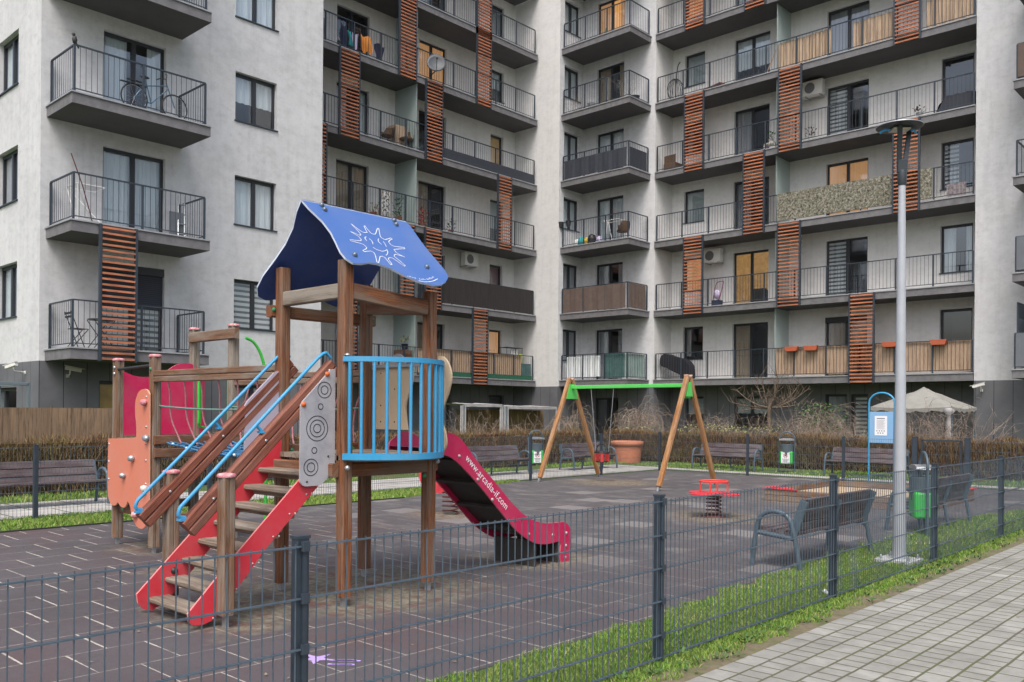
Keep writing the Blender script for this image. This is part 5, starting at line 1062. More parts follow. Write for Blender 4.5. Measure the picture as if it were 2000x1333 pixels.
g4 = scatter(lambda y: np.full_like(y, -16.7), lambda y: np.full_like(y, -15.6), 1, 22, 14000, lambda P: np.clip(.45 + .5 * np.sin(P[:, 1] * 1.3), 0, 1)); g5 = scatter(lambda y: np.full_like(y, -16.5), lambda y: np.full_like(y, -2.), 21.35, 23.4, 22000, lambda P: np.clip(.5 + .5 * np.sin(P[:, 0] * 1.3), 0, 1))
o = grass('grass', np.concatenate([g4, g5]), .07, .008); o['label'] = 'patchy grass under the rear benches in front of the hedges'
# dead leaves and crumbs blown over the tiles and pavers
lm = MB()
for _ in range(420):
    y_ = rnd.uniform(2, 16); x_ = rnd.choice([rnd.uniform(-11, -3.9), rnd.uniform(-11, -3.9), rnd.uniform(-2.7, 2)]); a = rnd.uniform(0, 6.28); s_ = rnd.uniform(.006, .022); z_ = .009 + rnd.random() * .004
    lm.face([(x_ + s_ * math.cos(a + t) * (1 if k % 2 else .55), y_ + s_ * math.sin(a + t) * (1 if k % 2 else .55), z_ + (.006 if k == 1 else 0)) for k, t in enumerate((0, 1.57, 3.14, 4.71))])
o = build('fallen_leaves', lm, mat('dead_leaf', (.24, .19, .13), rough=.9, var=.5, vscale=2)); o['kind'] = 'stuff'; o['category'] = 'leaves'; o['label'] = 'tiny dead leaves and crumbs scattered over the tiles and pavers'
# small weeds and litter on the verge
def leafclump(m, c, r_, n_, s_, mi=0):
    for _ in range(n_):
        a = rnd.uniform(0, 6.28); rr = r_ * rnd.random(); p = Vector((c[0] + rr * math.cos(a), c[1] + rr * math.sin(a), c[2] + rnd.random() * r_ * .5)); d = Vector((math.cos(a), math.sin(a), rnd.uniform(.2, 1))).normalized() * s_ * rnd.uniform(.6, 1.3); w_ = Vector((-math.sin(a), math.cos(a), 0)) * s_ * .3
        m.face([p, p + d * .5 + w_, p + d, p + d * .5 - w_], mi)
m = MB()
for _ in range(90): y_ = rnd.uniform(3.2, 15); leafclump(m, (rnd.uniform(-3.0, -2.74), y_, .005), .05, 9, .035)
o = build('weeds', m, PLANTG); o['kind'] = 'stuff'; o['category'] = 'weeds'; o['label'] = 'small broad-leaved weeds on the earth verge beside the pavers'
m = MB(); m.blob((-3.12, 7.35, .02), .03, .025, .02, jit=.3); m.blob((-3.16, 7.38, .03), .02, .02, .02, jit=.3); one('crumpled_paper', 'crumpled white paper lying in the grass at the near fence', 'litter', m, WHITE)

def hedge(name, label, x0, x1, y0, y1, h, n_, along):
    T = thing(name, label, 'hedge', ((x0 + x1) / 2, (y0 + y1) / 2, 0), 'clipped bare hedges')
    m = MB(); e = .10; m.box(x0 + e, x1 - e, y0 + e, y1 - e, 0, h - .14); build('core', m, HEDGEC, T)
    P = np.stack([NR.uniform(x0, x1, n_), NR.uniform(y0, y1, n_), NR.uniform(0, 1, n_) ** .7 * (h - .2)], 1)
    q_ = P[:, 1] if along == 'y' else P[:, 0]; ht = .05 * np.sin(q_ * 2.1) + .04 * np.sin(q_ * 5.3 + 1) + .03 * np.sin(q_ * 13)
    # most twigs near the visible faces and the top
    k = int(n_ * .62)
    if along == 'y': P[:k, 0] = x1 - np.abs(NR.normal(0, .07, k))
    else: P[:k, 1] = y0 + np.abs(NR.normal(0, .07, k))
    t = int(n_ * .85); P[k:t, 2] = h - .2 + ht[k:t] - np.abs(NR.normal(0, .06, t - k))
    V, Tt, UV = blades(P, .20, .006, .45); V[:, 2] = np.minimum(V[:, 2], h + .08 + NR.uniform(0, .13, len(V)) ** 1.5)
    o = tri_mesh('twigs', V - np.array([[(x0 + x1) / 2, (y0 + y1) / 2, 0]]), Tt, UV, HEDGE); o.parent = T; return T
hedge('clipped_hedge', 'long brown clipped hedge behind the left benches', -17.7, -16.75, -4, 21.6, 1.06, 46000, 'y')
hedge('clipped_hedge', 'brown clipped hedge behind the two rear benches', -17.7, -6.9, 23.6, 24.6, 1.0, 42000, 'x')
hedge('clipped_hedge', 'rust-brown clipped hedge right of the lamp post, in front of the canopy tent', -6.9, 3.5, 23.5, 24.5, 1.0, 34000, 'x')

def twiggy(name, label, cat, c, r_, h, n_, seed, mt=TWIG, droop=0, thick=.008, leaf=None, spread=1, base=0.):
    rr = random.Random(seed); T = thing(name, label, cat, c); m = MB()
    for _ in range(n_):
        a = rr.uniform(0, 6.28); p = Vector((c[0] + rr.uniform(-.15, .15) * r_, c[1] + rr.uniform(-.15, .15) * r_, base)); d = Vector((math.cos(a) * rr.uniform(.1, .8) * spread, math.sin(a) * rr.uniform(.1, .8) * spread, 1)).normalized(); pts = [p]
        N = rr.randint(5, 8); st = h / N * rr.uniform(.8, 1.4)
        for i in range(N):
            d = (d + Vector((rr.uniform(-.4, .4), rr.uniform(-.4, .4), rr.uniform(-.3, .25) - droop * i * .28))).normalized(); p = p + d * st
            if p.z < .05: break
            pts.append(p)
        if len(pts) > 2: m.tube(pts, [thick * (1 - .75 * i / len(pts)) for i in range(len(pts))], 4, caps=False)
        for i in range(2, len(pts)):
            if rr.random() < .8:
                q = pts[i]; e = Vector((rr.uniform(-1, 1), rr.uniform(-1, 1), rr.uniform(-.4, .8) - droop)).normalized() * st * rr.uniform(.6, 1.5); mid = q + e * .5 + Vector((rr.uniform(-.05, .05), rr.uniform(-.05, .05), .03)); m.tube([q, mid, q + e + Vector((0, 0, -droop * .2))], [thick * .5, thick * .35, thick * .2], 3, caps=False)
    build('branches', m, mt, T)
    if leaf:
        m = MB()
        for _ in range(leaf[1]):
            a = rr.uniform(0, 6.28); q = r_ * rr.uniform(.2, 1); p = Vector((c[0] + q * math.cos(a), c[1] + q * math.sin(a), base + rr.uniform(leaf[2], leaf[3]))); d = Vector((rr.uniform(-1, 1), rr.uniform(-1, 1), rr.uniform(-.5, .8))).normalized() * leaf[4]; w_ = d.cross(Vector((rr.uniform(-1, 1), rr.uniform(-1, 1), 1))).normalized() * leaf[4] * .35
            m.face([p, p + d * .5 + w_, p + d, p + d * .5 - w_])
        build('leaves', m, leaf[0], T)
    return T
twiggy('bare_bush', 'tangled pale bare bush rising over the rear hedge behind the swing frame', 'bush', (-15.1, 25.6, 0), 1.2, 1.35, 110, 1, leaf=(PLANTY, 220, .95, 1.2, .07), spread=1.4)
twiggy('bare_bush', 'tangled pale bare bush over the hedge, right of the swing frame', 'bush', (-13.4, 25.5, 0), 1.1, 1.3, 100, 2, leaf=(PLANTY, 200, .95, 1.15, .07), spread=1.4)
twiggy('bare_bush', 'grey bare bush between the bare tree and the weeping shrub', 'bush', (-11.6, 25.6, 0), 1.0, 1.5, 90, 3, spread=1.3)
twiggy('bare_bush', 'pinkish tangled bare bush under the canopy tent', 'bush', (-8.3, 25.4, 0), .9, 1.55, 120, 4, spread=1.3)
twiggy('bare_bush', 'pale tangled bare bush under the right side of the canopy tent beside the tower', 'bush', (-7.1, 25.5, 0), .9, 1.6, 110, 5, spread=1.3)
twiggy('bare_bush', 'low bare bush in front of the ground-floor glass door', 'bush', (-10.1, 25.6, 0), .8, 1.25, 70, 12, spread=1.2)
twiggy('bare_bush', 'low scrubby bare bush over the hedge corner behind the planter', 'bush', (-17.3, 24.9, 0), 1.0, 1.3, 90, 6, leaf=(PLANTY, 120, .9, 1.1, .06), spread=1.4)
twiggy('bare_bush', 'low wispy bare bush over the left hedge in front of the white awnings', 'bush', (-17.9, 17.6, 0), .9, 1.3, 90, 7, spread=1.5)
twiggy('bare_bush', 'low wispy bare bush over the left hedge beside the swing leg', 'bush', (-18.0, 20.4, 0), .9, 1.3, 80, 8, spread=1.5)
twiggy('weeping_shrub', 'small weeping shrub with hanging bare twigs and a little ivy', 'shrub', (-12.0, 27.6, 0), .8, 1.7, 130, 9, droop=.75, leaf=(PLANTG, 420, .3, 1.3, .09), base=.6)
twiggy('weeping_shrub', 'dense weeping bare shrub hanging behind the swing crossbar', 'shrub', (-18.3, 26.6, 0), 1.0, 1.5, 110, 10, droop=.8, base=.9)
twiggy('weeping_shrub', 'thin grey weeping shrub behind the left side of the swing', 'shrub', (-20.4, 25.2, 0), .6, 1.5, 45, 11, droop=.7, base=.8)
# bare tree in the rear garden
rt = random.Random(21); T = thing('bare_tree', 'small pollarded bare tree in the garden in front of the rear windows', 'tree', (-13.6, 27.2, 0)); m = MB()
m.tube([(-13.6, 27.2, 0), (-13.57, 27.2, .8), (-13.6, 27.22, 1.5), (-13.55, 27.2, 2.05)], [.09, .075, .07, .08], 8); build('trunk', m, BARK, T); m = MB()
for dx, dy, dz in ((-1.5, .1, .2), (-1.0, -.4, .6), (-.7, .4, .9), (-.3, 0, 1.1), (.1, .3, 1.05), (.45, -.3, .95), (.9, .3, .8), (1.35, -.1, .6), (1.1, -.2, .1), (-.9, -.2, -.1), (.7, .2, .3)):
    p = Vector((-13.57, 27.2, 1.75)); pts = [p, p + Vector((dx * .35, dy * .3, dz * .15)), p + Vector((dx * .7, dy * .7, dz * .5)), p + Vector((dx, dy, dz))]; pts = [Vector(q) for q in smooth([tuple(q) for q in pts], 3)]
    m.tube(pts, [.032 * (1 - .7 * i / len(pts)) for i in range(len(pts))], 5, caps=False)
    for i in range(3, len(pts)):
        for _ in range(2): e = Vector((rt.uniform(-.4, .4), rt.uniform(-.3, .3), rt.uniform(-.05, .55))); m.tube([pts[i], pts[i] + e * .5, pts[i] + e + Vector((0, 0, .05))], [.009, .007, .003], 4, caps=False)
build('crown', m, BARK, T)

# ------------------------------------------------------------------ garden objects behind the hedges
m = MB(); m.lathe(-16.15, 22.75, [(.41, 0), (.43, .1), (.465, .5), (.465, .52), (.51, .52), (.515, .66), (.48, .665), (.465, .60)], 28); m.lathe(-16.15, 22.75, [(.46, .6), (.0, .6)], 28, cap=False)
one('round_planter', 'large round terracotta planter on the grass behind the swing', 'planter', m, TERRA)
T = thing('canopy_tent', 'grey pyramid canopy tent in the garden beside the right tower', 'canopy', (-9.0, 27.4, 0)); cx, cy, hw = -8.68, 27.1, 1.12
m = MB(); n_ = 12
def roofz(a, c_):
    d = max(abs(a), abs(c_)); return 2.38 - .60 * d - .05 * math.sin(a * 9) * math.sin(c_ * 7) * (1 - d) - .05 * d * (1 - min(abs(a), abs(c_)))
m.grid([[(cx + hw * (2 * i / n_ - 1), cy + hw * (2 * j / n_ - 1), roofz(2 * i / n_ - 1, 2 * j / n_ - 1)) for j in range(n_ + 1)] for i in range(n_ + 1)], 0)
for ax_, s_ in (('x', -1), ('y', -1), ('x', 1), ('y', 1)):
    g = []
    for t in (0, 1): g.append([((cx + s_ * hw, cy + hw * (2 * i / 16 - 1), roofz(1, 2 * i / 16 - 1) - t * (.10 + .03 * math.sin(i * 1.9))) if ax_ == 'x' else (cx + hw * (2 * i / 16 - 1), cy + s_ * hw, roofz(1, 2 * i / 16 - 1) - t * (.10 + .03 * math.sin(i * 1.9)))) for i in range(17)])
    m.grid(g, 0)
build('canopy', m, TARP, T)
for a in (-1, 1):
    for c_ in (-1, 1): m = MB(); m.tube([(cx + a * hw * .97, cy + c_ * hw * .97, 0), (cx + a * hw * .97, cy + c_ * hw * .97, 1.8)], .02, 6); build('pole', m, BENCHM, T)
m = MB(); m.lathe(cx + hw * .9, cy - hw * .95, [(.11, 1.75), (.16, 1.66), (.06, 1.55), (.075, 1.3), (.09, .8), (.05, .6)], 10); build('tied_curtain', m, WHITEC, T)
for nm, lab, y0, y1, xa in (('garden_awning', 'sagging white fabric awning with a tied side curtain, left one in the middle garden', 21.4, 23.5, -22.2), ('garden_awning', 'flat white fabric awning on posts in the middle garden, nearest the swing', 23.6, 26.6, -22.2)):
    T = thing(nm, lab, 'awning', (xa - .7, (y0 + y1) / 2, 0)); zt = 1.82 if y0 < 22 else 1.76
    m = MB(); m.grid([[(xa - 1.5 * i / 4, y0 + (y1 - y0) * j / 10, zt + .06 * (i / 4) - .09 * math.sin(j / 10 * math.pi * 2) ** 2 * (1 if y0 < 22 else .3)) for j in range(11)] for i in range(5)], 0); m.cloth((xa, y0, 0), (xa, y1, 0), zt - .10, zt, .01, 4, (1, 0, 0), n=24, rows=1); build('canopy', m, WHITEC, T)
    for y_ in (y0 + .05, y1 - .05):
        m = MB(); m.tube([(xa, y_, 0), (xa, y_, zt)], .02, 6); build('pole', m, BENCHM, T); m = MB(); m.cloth((xa - .02, y_ - .13, 0), (xa - .02, y_ + .15, 0), .75, zt - .05, .03, 3, (1, 0, 0), n=20, rows=3); build('side_curtain', m, WHITEC, T)
T = thing('reed_fence', 'weathered reed screen standing behind the middle hedge under the awnings', 'fence', (-23.2, 24.2, 0)); m = MB(); m.box(-23.25, -23.2, 22.1, 26.9, 0, 1.62); build('screen', m, REEDW, T)
T = thing('reed_fence', 'tall brown reed screen above the hedge at the left edge of the photo', 'fence', (-18.3, 4, 0)); m = MB()
x_ = -2.0; g = []
m.cloth((-18.3, -2, 0), (-18.3, 8.3, 0), 0, 1.56, .02, 6, (1, 0, 0), n=80, rows=3); build('screen', m, REEDW, T)
m = MB(); [m.tube([(-18.34, y_, 0), (-18.34, y_, 1.6)], .02, 5) for y_ in (-1, 1.5, 4, 6.5, 8.2)]; build('stake', m, BARK, T)['kind'] = 'stuff'
T = thing('garden_pergola', 'pale grey metal pergola frame above the reed screen at the far left', 'pergola', (-20.3, 5.2, 0)); m = MB()
for p, q in (((-19.6, 3.0, 2.05), (-19.6, 6.5, 2.05)), ((-21.4, 6.5, 2.05), (-19.6, 6.5, 2.05)), ((-19.6, 6.5, 0), (-19.6, 6.5, 2.05)), ((-21.4, 6.5, 0), (-21.4, 6.5, 2.05)), ((-21.4, 3, 2.05), (-21.4, 6.5, 2.05)), ((-21.4, 3, 2.05), (-19.6, 3, 2.05)), ((-21.4, 3, 0), (-21.4, 3, 2.05)), ((-19.6, 3, 0), (-19.6, 3, 2.05))): m.beam(p, q, .06, .06, .004)
build('frame', m, mat('grey_green_metal', (.14, .18, .2), rough=.5), T)
T = thing('rope_swing', 'thin white rope trapeze hanging from the lowest left balcony', 'swing', (-21.2, 9.0, 2.6)); m = MB(); m.tube([(-21.2, 9.02, 2.68), (-21.2, 9.02, 1.95)], .012, 5); m.tube([(-21.2, 9.02, 1.95), (-21.2, 8.88, 1.5)], .012, 5); m.tube([(-21.2, 9.02, 1.95), (-21.2, 9.16, 1.5)], .012, 5); m.tube([(-21.2, 8.88, 1.5), (-21.2, 8.9, .9)], .018, 5); m.tube([(-21.2, 9.16, 1.5), (-21.2, 9.14, .9)], .018, 5); build('rope', m, WHITEC, T); m = MB(); m.box(-21.28, -21.12, 8.86, 9.18, .87, .9); build('seat', m, W_GREY, T)

# ------------------------------------------------------------------ security cameras
def cctv(label, loc, d, out, col=P_WHITE):
    T = thing('security_camera', label, 'camera', loc, 'wall security cameras'); p = Vector(loc); d = Vector(d).normalized(); o_ = Vector(out)
    m = MB(); m.beam(p + o_ * .30 - d * .16, p + o_ * .30 + d * .20, .085, .09, .012); m.beam(p + o_ * .30 - d * .18 + Vector((0, 0, .052)), p + o_ * .30 + d * .28 + Vector((0, 0, .052)), .10, .012, .002); build('housing', m, col, T)
    m = MB(); m.tube([p + o_ * .30 - d * .05 - Vector((0, 0, .05)), p + o_ * .28 - d * .05 - Vector((0, 0, .14)), p + o_ * .02 - Vector((0, 0, .16))], .018, 6); m.beam(p + o_ * .0 - Vector((0, 0, .16)), p + o_ * .02 - Vector((0, 0, .16)), .08, .08, .004); build('bracket', m, col, T)
cctv('white security camera on the dark corner cladding at the far left', (-23.3, 7.65, 2.58), (-1, -.35, -.25), (0, -1, 0))
cctv('dull security camera tucked under the lowest left balcony', (-22.4, 8.3, 2.50), (.3, 1, -.2), (1, 0, 0), mat('dull_white', (.45, .45, .40)))
cctv('white security camera on the right tower at the top of its dark cladding', (-8.2, 31.15, 2.52), (-1, -.3, -.3), (0, -1, 0))

# ------------------------------------------------------------------ things on the balconies
def fl(k): return zk(k) + .28
def aircon(label, loc, ax, s):
    T = thing('air_conditioner', label, 'air conditioner', loc, 'outdoor air conditioning units'); x, y, z = loc
    m = MB(); a = (.39, .14) if ax == 'v' else (.14, .39); m.box(x - a[0], x + a[0], y - a[1], y + a[1], z, z + .55); build('housing', m, P_WHITE, T, bevel=.012)
    m = MB(); q = .145
    pts = [(.10 + .2 * math.cos(t / 16 * 6.283), z + .275 + .2 * math.sin(t / 16 * 6.283)) for t in range(16)]
    if ax == 'v': m.prism('v', y - q - .004, y - q, [(x - .2 + a_, b_) for a_, b_ in pts])
    else: m.prism('u', x + q, x + q + .004, [(y - .2 + a_, b_) for a_, b_ in pts])
    build('fan_grille', m, mat('grille', (.16, .17, .18)) if 'grille' not in MATS else MATS['grille'], T)
    m = MB(); [m.box(x - a[0] * f - .02, x - a[0] * f + .02, y - .14, y + .32, z - .04, z - .003) if ax == 'v' else m.box(x - .32, x + .14, y - a[1] * f - .02, y - a[1] * f + .02, z - .04, z - .003) for f in (-.7, .7)]; build('bracket', m, GALV, T)
aircon('white air conditioner on the fourth-floor wall beside the patterned louver', (-14.35, 32.15, 13.62), 'v', -1)
aircon('white air conditioner on the second-floor wall right of the lit louver', (-18.58, 32.15, 7.76), 'v', -1)
aircon('white air conditioner on the middle wing wall above the dark reed railing', (-26.98, 26.35, 7.78), 'u', 1)
# bicycle
B = thing('bicycle', 'blue city bicycle with swept handlebars standing on the third-floor left balcony', 'bicycle', (-21.3, 9.9, fl(3))); z = fl(3)
def bp(a, h): return (-21.25, 9.36 + a, z + h)
for a in (.0, 1.02):
    m = MB(); m.tube([bp(a + .32 * math.cos(i / 24 * 6.283), .34 + .32 * math.sin(i / 24 * 6.283)) for i in range(24)], .019, 6, closed=True); wh = build('wheel', m, BLACK, B)
    m = MB(); m.tube([bp(a + .30 * math.cos(i / 24 * 6.283), .34 + .30 * math.sin(i / 24 * 6.283)) for i in range(24)], .008, 5, closed=True); [m.tube([bp(a, .34), bp(a + .30 * math.cos(i / 10 * 6.283), .34 + .30 * math.sin(i / 10 * 6.283))], .003, 3, caps=False) for i in range(10)]; build('rim', m, GALV, wh)
m = MB()
for p, q in (((0, .34), (.42, .30)), ((0, .34), (.30, .78)), ((.42, .30), (.27, .86)), ((.42, .30), (.84, .76)), ((.30, .70), (.82, .84)), ((.80, .90), (1.02, .34))): m.tube([bp(*p), bp(*q)], .016, 6)
build('frame', m, mat('bicycle_blue', (.10, .18, .27), rough=.35, metal=.3), B)
m = MB(); m.blob(bp(.25, .90), .06, .13, .035); build('saddle', m, BLACK, B); m = MB(); m.tube([(-21.5, 10.02, z + 1.02), (-21.4, 10.1, z + 1.05), (-21.25, 10.16, z + 1.0), (-21.1, 10.1, z + 1.05), (-21.0, 10.02, z + 1.02)], .013, 6); m.tube([bp(.80, .88), bp(.79, 1.01)], .014, 6); build('handlebar', m, BLACK, B)
m = MB(); m.box(-21.28, -21.22, 9.18, 9.62, z + .74, z + .76); m.box(-21.29, -21.21, 9.02, 9.66, z + .66, z + .675); build('rack', m, BLACK, B)
m = MB(); p = Vector((-20.95, 7.86, zk(3) + .235 + .035 + 1.09 + .10)); m.blob(p, .055, .06, .10, 0, 8); m.blob(p + Vector((0, -.02, .115)), .036, .04, .04, 0, 8); m.tube([p + Vector((0, -.05, .115)), p + Vector((0, -.085, .105))], [.012, .003], 5); m.beam(p + Vector((0, .03, -.06)), p + Vector((0, .09, -.17)), .05, .02, .003); [m.tube([p + Vector((o, 0, -.06)), p + Vector((o, 0, -.115))], .006, 4) for o in (-.02, .02)]
one('pigeon', 'dark pigeon perched on the corner of the third-floor left balcony railing', 'bird', m, BIRD)
z = fl(2)
m = MB(); m.tube([(-21.0, 7.82, z + 1.5), (-21.0, 8.08, z + .8), (-21.05, 8.32, z + .03)], .013, 6); one('broomstick', 'long dark red stick leaning in the corner of the second-floor left balcony', 'stick', m, mat('dark_red_stick', (.12, .02, .02)))
T = thing('drying_rack', 'white folding laundry rack on the second-floor left balcony', 'laundry rack', (-21.7, 8.4, z)); m = MB()
for p, q in (((-22.0, 8.1, .95), (-22.0, 8.75, .95)), ((-21.4, 8.1, .95), (-21.4, 8.75, .95)), ((-22.0, 8.1, .95), (-21.4, 8.1, .95)), ((-22.0, 8.75, .95), (-21.4, 8.75, .95)), ((-22.0, 8.1, .95), (-21.4, 8.75, 0)), ((-21.4, 8.1, .95), (-22.0, 8.75, 0)), ((-21.4, 8.1, .0), (-22.0, 8.1, .95)), ((-21.4, 8.12, .95), (-21.4, 8.12, 0))): m.tube([(p[0], p[1], z + p[2]), (q[0], q[1], z + q[2])], .012, 5)
build('frame', m, P_WHITE, T); m = MB(); [m.tube([(-21.95 + .09 * i, 8.1, z + .96), (-21.95 + .09 * i, 8.75, z + .96)], .004, 4) for i in range(6)]; build('wires', m, GALV, T)
T = thing('step_ladder', 'folded grey step ladder leaning on the second-floor left balcony', 'ladder', (-21.6, 10.75, z)); m = MB()
for o in (-.0, .30): m.beam((-21.5, 10.62 + o * .6, z), (-22.0, 10.86 + o * .6, z + 1.25), .03, .05, .003)
for i in range(4): t = .15 + .22 * i; m.beam((-21.5 - .5 * t, 10.62 + .24 * t, z + 1.25 * t), (-21.5 - .5 * t, 10.80 + .24 * t, z + 1.25 * t), .08, .025, .002)
build('frame', m, GALV, T); m = MB(); m.box(-21.75, -21.70, 10.5, 10.85, z + .05, z + .75); build('folded_board', m, GREYCOV, T)
z = fl(1)
T = thing('folding_chair', 'thin black folding bistro chair on the lowest left balcony', 'chair', (-21.5, 8.1, z)); m = MB()
for o in (-.18, .18): m.tube([(-21.5 + o, 7.96, z + .85), (-21.5 + o, 8.28, z)], .011, 5); m.tube([(-21.5 + o, 8.36, z + .45), (-21.5 + o, 8.0, z)], .011, 5)
build('frame', m, BLACK, T); m = MB(); [m.box(-21.68, -21.32, 8.02 + .07 * i, 8.07 + .07 * i, z + .445, z + .46) for i in range(5)]; build('seat', m, BLACK, T); m = MB(); [m.box(-21.68, -21.32, 7.955 + .01 * i, 7.97 + .01 * i, z + .78 - .08 * i, z + .83 - .08 * i) for i in range(2)]; build('backrest', m, BLACK, T)
def bistro_table(label, y_):
    T = thing('bistro_table', label, 'table', (-21.5, y_, z)); m = MB(); m.lathe(-21.5, y_, [(.30, z + .70), (.30, z + .72)], 16); build('table_top', m, BLACK, T); m = MB()
    for o in (-.2, .2): m.tube([(-21.5 + o, y_ - .25, z + .70), (-21.5 + o, y_ + .25, z)], .011, 5); m.tube([(-21.5 + o, y_ + .25, z + .70), (-21.5 + o, y_ - .25, z)], .011, 5)
    m.tube([(-21.7, y_, z + .35), (-21.3, y_, z + .35)], .009, 5); build('folding_legs', m, BLACK, T)
bistro_table('thin black folding bistro table beside the chair on the lowest left balcony', 8.72)
# satellite dish
T = thing('satellite_dish', 'round grey satellite dish on the middle wing railing in front of the lit door', 'satellite dish', (-25.6, 23.0, 15)); m = MB(); c = Vector((-25.55, 23.05, 15.1)); d = Vector((.75, -.6, .25)).normalized(); t_ = d.cross(Vector((0, 0, 1))).normalized(); u_ = t_.cross(d); rows = []
for r_ in (0.001, .15, .28, .38, .385): rows.append([c + d * (r_ * r_ * .5 - (.02 if r_ > .38 else 0)) + (t_ * math.cos(k / 20 * 6.283) + u_ * math.sin(k / 20 * 6.283)) * r_ for k in range(20)])
m.grid(rows, 0, True, True); build('dish', m, mat('dish_grey', (.045, .056, .07), rough=.5), T)
m = MB(); m.tube([c - u_ * .35, c + d * .45 - u_ * .12], .012, 5); m.blob(c + d * .47 - u_ * .1, .04, .04, .05); m.tube([c - d * .02, c - d * .12 - Vector((0, 0, .2)), (-25.93, 23.05, 14.7)], .02, 6); build('feed_arm', m, BLACK, T)
# laundry on middle wing, floor 5
z = fl(5)
for nm, lab, y0, y1, z0, z1, mt in (('jacket', 'navy jacket drying on the upper middle balcony', 19.0, 19.35, .25, 1.0, NAVY), ('towel', 'teal cloth drying between the jacket and the orange towel', 19.38, 19.52, .3, .82, TEAL), ('towel', 'lilac shirt drying on the upper middle balcony left of the orange towel', 19.55, 19.8, .25, .85, LILAC), ('towel', 'orange and white towel drying on the upper middle balcony', 19.95, 20.45, .3, .9, ORCL), ('cloth', 'dark cloth drying right of the orange towel', 20.6, 20.95, .1, .75, NAVY), ('cloth', 'grey cover hanging at the left end of the upper middle balcony', 18.0, 18.45, .1, 1.0, GREYCOV)):
    m = MB(); m.cloth((-26.25, y0, 0), (-26.25, y1, 0), z + z0, z + z1, .045, 1.6, (1, 0, 0), n=14, rows=5)
    m.v = [(a_ + .03 * math.sin(c_ * 9 + b_ * 7), b_ + .035 * math.sin(c_ * 6 + b_ * 11), c_ + .05 * math.sin(b_ * 14)) for a_, b_, c_ in m.v]; one(nm, lab, 'laundry', m, mt)
m = MB(); m.box(-26.9, -26.4, 21.75, 22.35, fl(4), fl(4) + .95); one('balcony_cabinet', 'pale wooden cabinet on the middle balcony beside the frosted divider', 'cabinet', m, BAMB)
def wicker_chair(label, x, y, z, rz):
    T = thing('wicker_armchair', label, 'armchair', (x, y, z), 'dark wicker balcony armchairs'); m = MB(); m.lathe(x, y, [(.24, z + .38), (.26, z + .42), (.25, z + .46)], 12); build('seat', m, RATTAN, T)
    m = MB(); rows = []
    for zz, rr in ((.42, .26), (.6, .30), (.8, .31)): rows.append([(x + rr * math.cos(rz + a), y + rr * math.sin(rz + a), z + zz - .18 * (abs(a) > 1.2) * (zz > .5)) for a in [(-1.7 + 3.4 * i / 10) for i in range(11)]])
    m.grid(rows, 0); build('backrest', m, RATTAN, T); m = MB(); [m.tube([(x + .2 * math.cos(a), y + .2 * math.sin(a), z), (x + .2 * math.cos(a), y + .2 * math.sin(a), z + .4)], .012, 5) for a in (.8, 2.4, 3.9, 5.5)]; build('leg_frame', m, BLACK, T)
wicker_chair('dark wicker chair left of the pale cabinet on the middle balcony', -26.4, 21.35, fl(4), 1.6); wicker_chair('dark wicker chair in front of the pale cabinet by the louver', -26.25, 22.15, fl(4), 2.6)
wicker_chair('dark wicker chair on the corner balcony with the laundry rack', -21.75, 30.2, fl(3), 0)
def potplant(label, x, y, z, h, r_, mt=PLANTG, pot=TERRA, nm='potted_plant'):
    T = thing(nm, label, 'plant', (x, y, z)); m = MB(); m.lathe(x, y, [(r_ * .7, z), (r_, z + r_ * 1.5), (r_ * 1.05, z + r_ * 1.5)], 10); build('pot', m, pot, T); m = MB()
    for _ in range(int(60 * h / .5)):
        a = rnd.uniform(0, 6.28); q = rnd.random() * r_ * 1.5; p = Vector((x + q * math.cos(a), y + q * math.sin(a), z + r_ * 1.5 + rnd.random() * h)); d = Vector((math.cos(a), math.sin(a), rnd.uniform(.1, 1.2))).normalized() * .13; w_ = Vector((-math.sin(a), math.cos(a), 0)) * .03; m.face([p, p + d * .5 + w_, p + d, p + d * .5 - w_])
    build('leaves', m, mt, T)
z = fl(3)
potplant('leafy green plant on the middle balcony above the play roof', -26.2, 21.75, z, .7, .15, PLANTG); potplant('low plant on the middle balcony left of the patterned deck chair', -26.2, 20.55, z, .3, .14, PLANTY); potplant('red-flowered plant right of the divider above the play roof', -26.2, 22.95, z, .55, .13, REDP)
potplant('green grass plant in a pot at the lit middle door', -26.3, 24.6, z, .4, .13, PLANTG); potplant('banana and fruit coloured plant on top of the brown cupboard on the lowest middle balcony', -26.3, 22.2, fl(1) + .98, .25, .14, PLANTY, NAVY)
T = thing('deck_chair', 'black and white patterned deck chair on the balcony above the play roof', 'chair', (-26.3, 21.15, z)); m = MB()
for o in (-.2, .2): m.tube([(-26.5 , 21.15 + o, z), (-26.15, 21.15 + o, z + 1.15)], .016, 5); m.tube([(-26.05, 21.15 + o, z), (-26.4, 21.15 + o, z + .7)], .016, 5)
build('frame', m, BAMB, T); m = MB(); m.cloth((-26.22, 20.97, 0), (-26.22, 21.33, 0), z + .3, z + 1.1, .01, 1, (1, 0, 0), n=8, rows=3); build('fabric', m, mat('patterned_fabric', (.7, .7, .68), rough=.9, col2=(.04, .04, .05), c2scale=14, c2lo=.5, c2hi=.54), T)
m = MB(); m.box(-26.6, -26.1, 21.9, 22.4, fl(1), fl(1) + .95); one('balcony_cabinet', 'brown cupboard on the lowest middle balcony behind the play tower', 'cabinet', m, W_POST)
T = thing('plant_shelf', 'black wire shelf with cleaning bottles at the right end of the lowest middle balcony', 'shelf', (-26.5, 28.6, fl(1))); m = MB(); z = fl(1)
for x, y in ((-26.8, 28.1), (-26.8, 29.1), (-26.4, 28.1), (-26.4, 29.1)): m.tube([(x, y, z), (x, y, z + 1.45)], .012, 5)
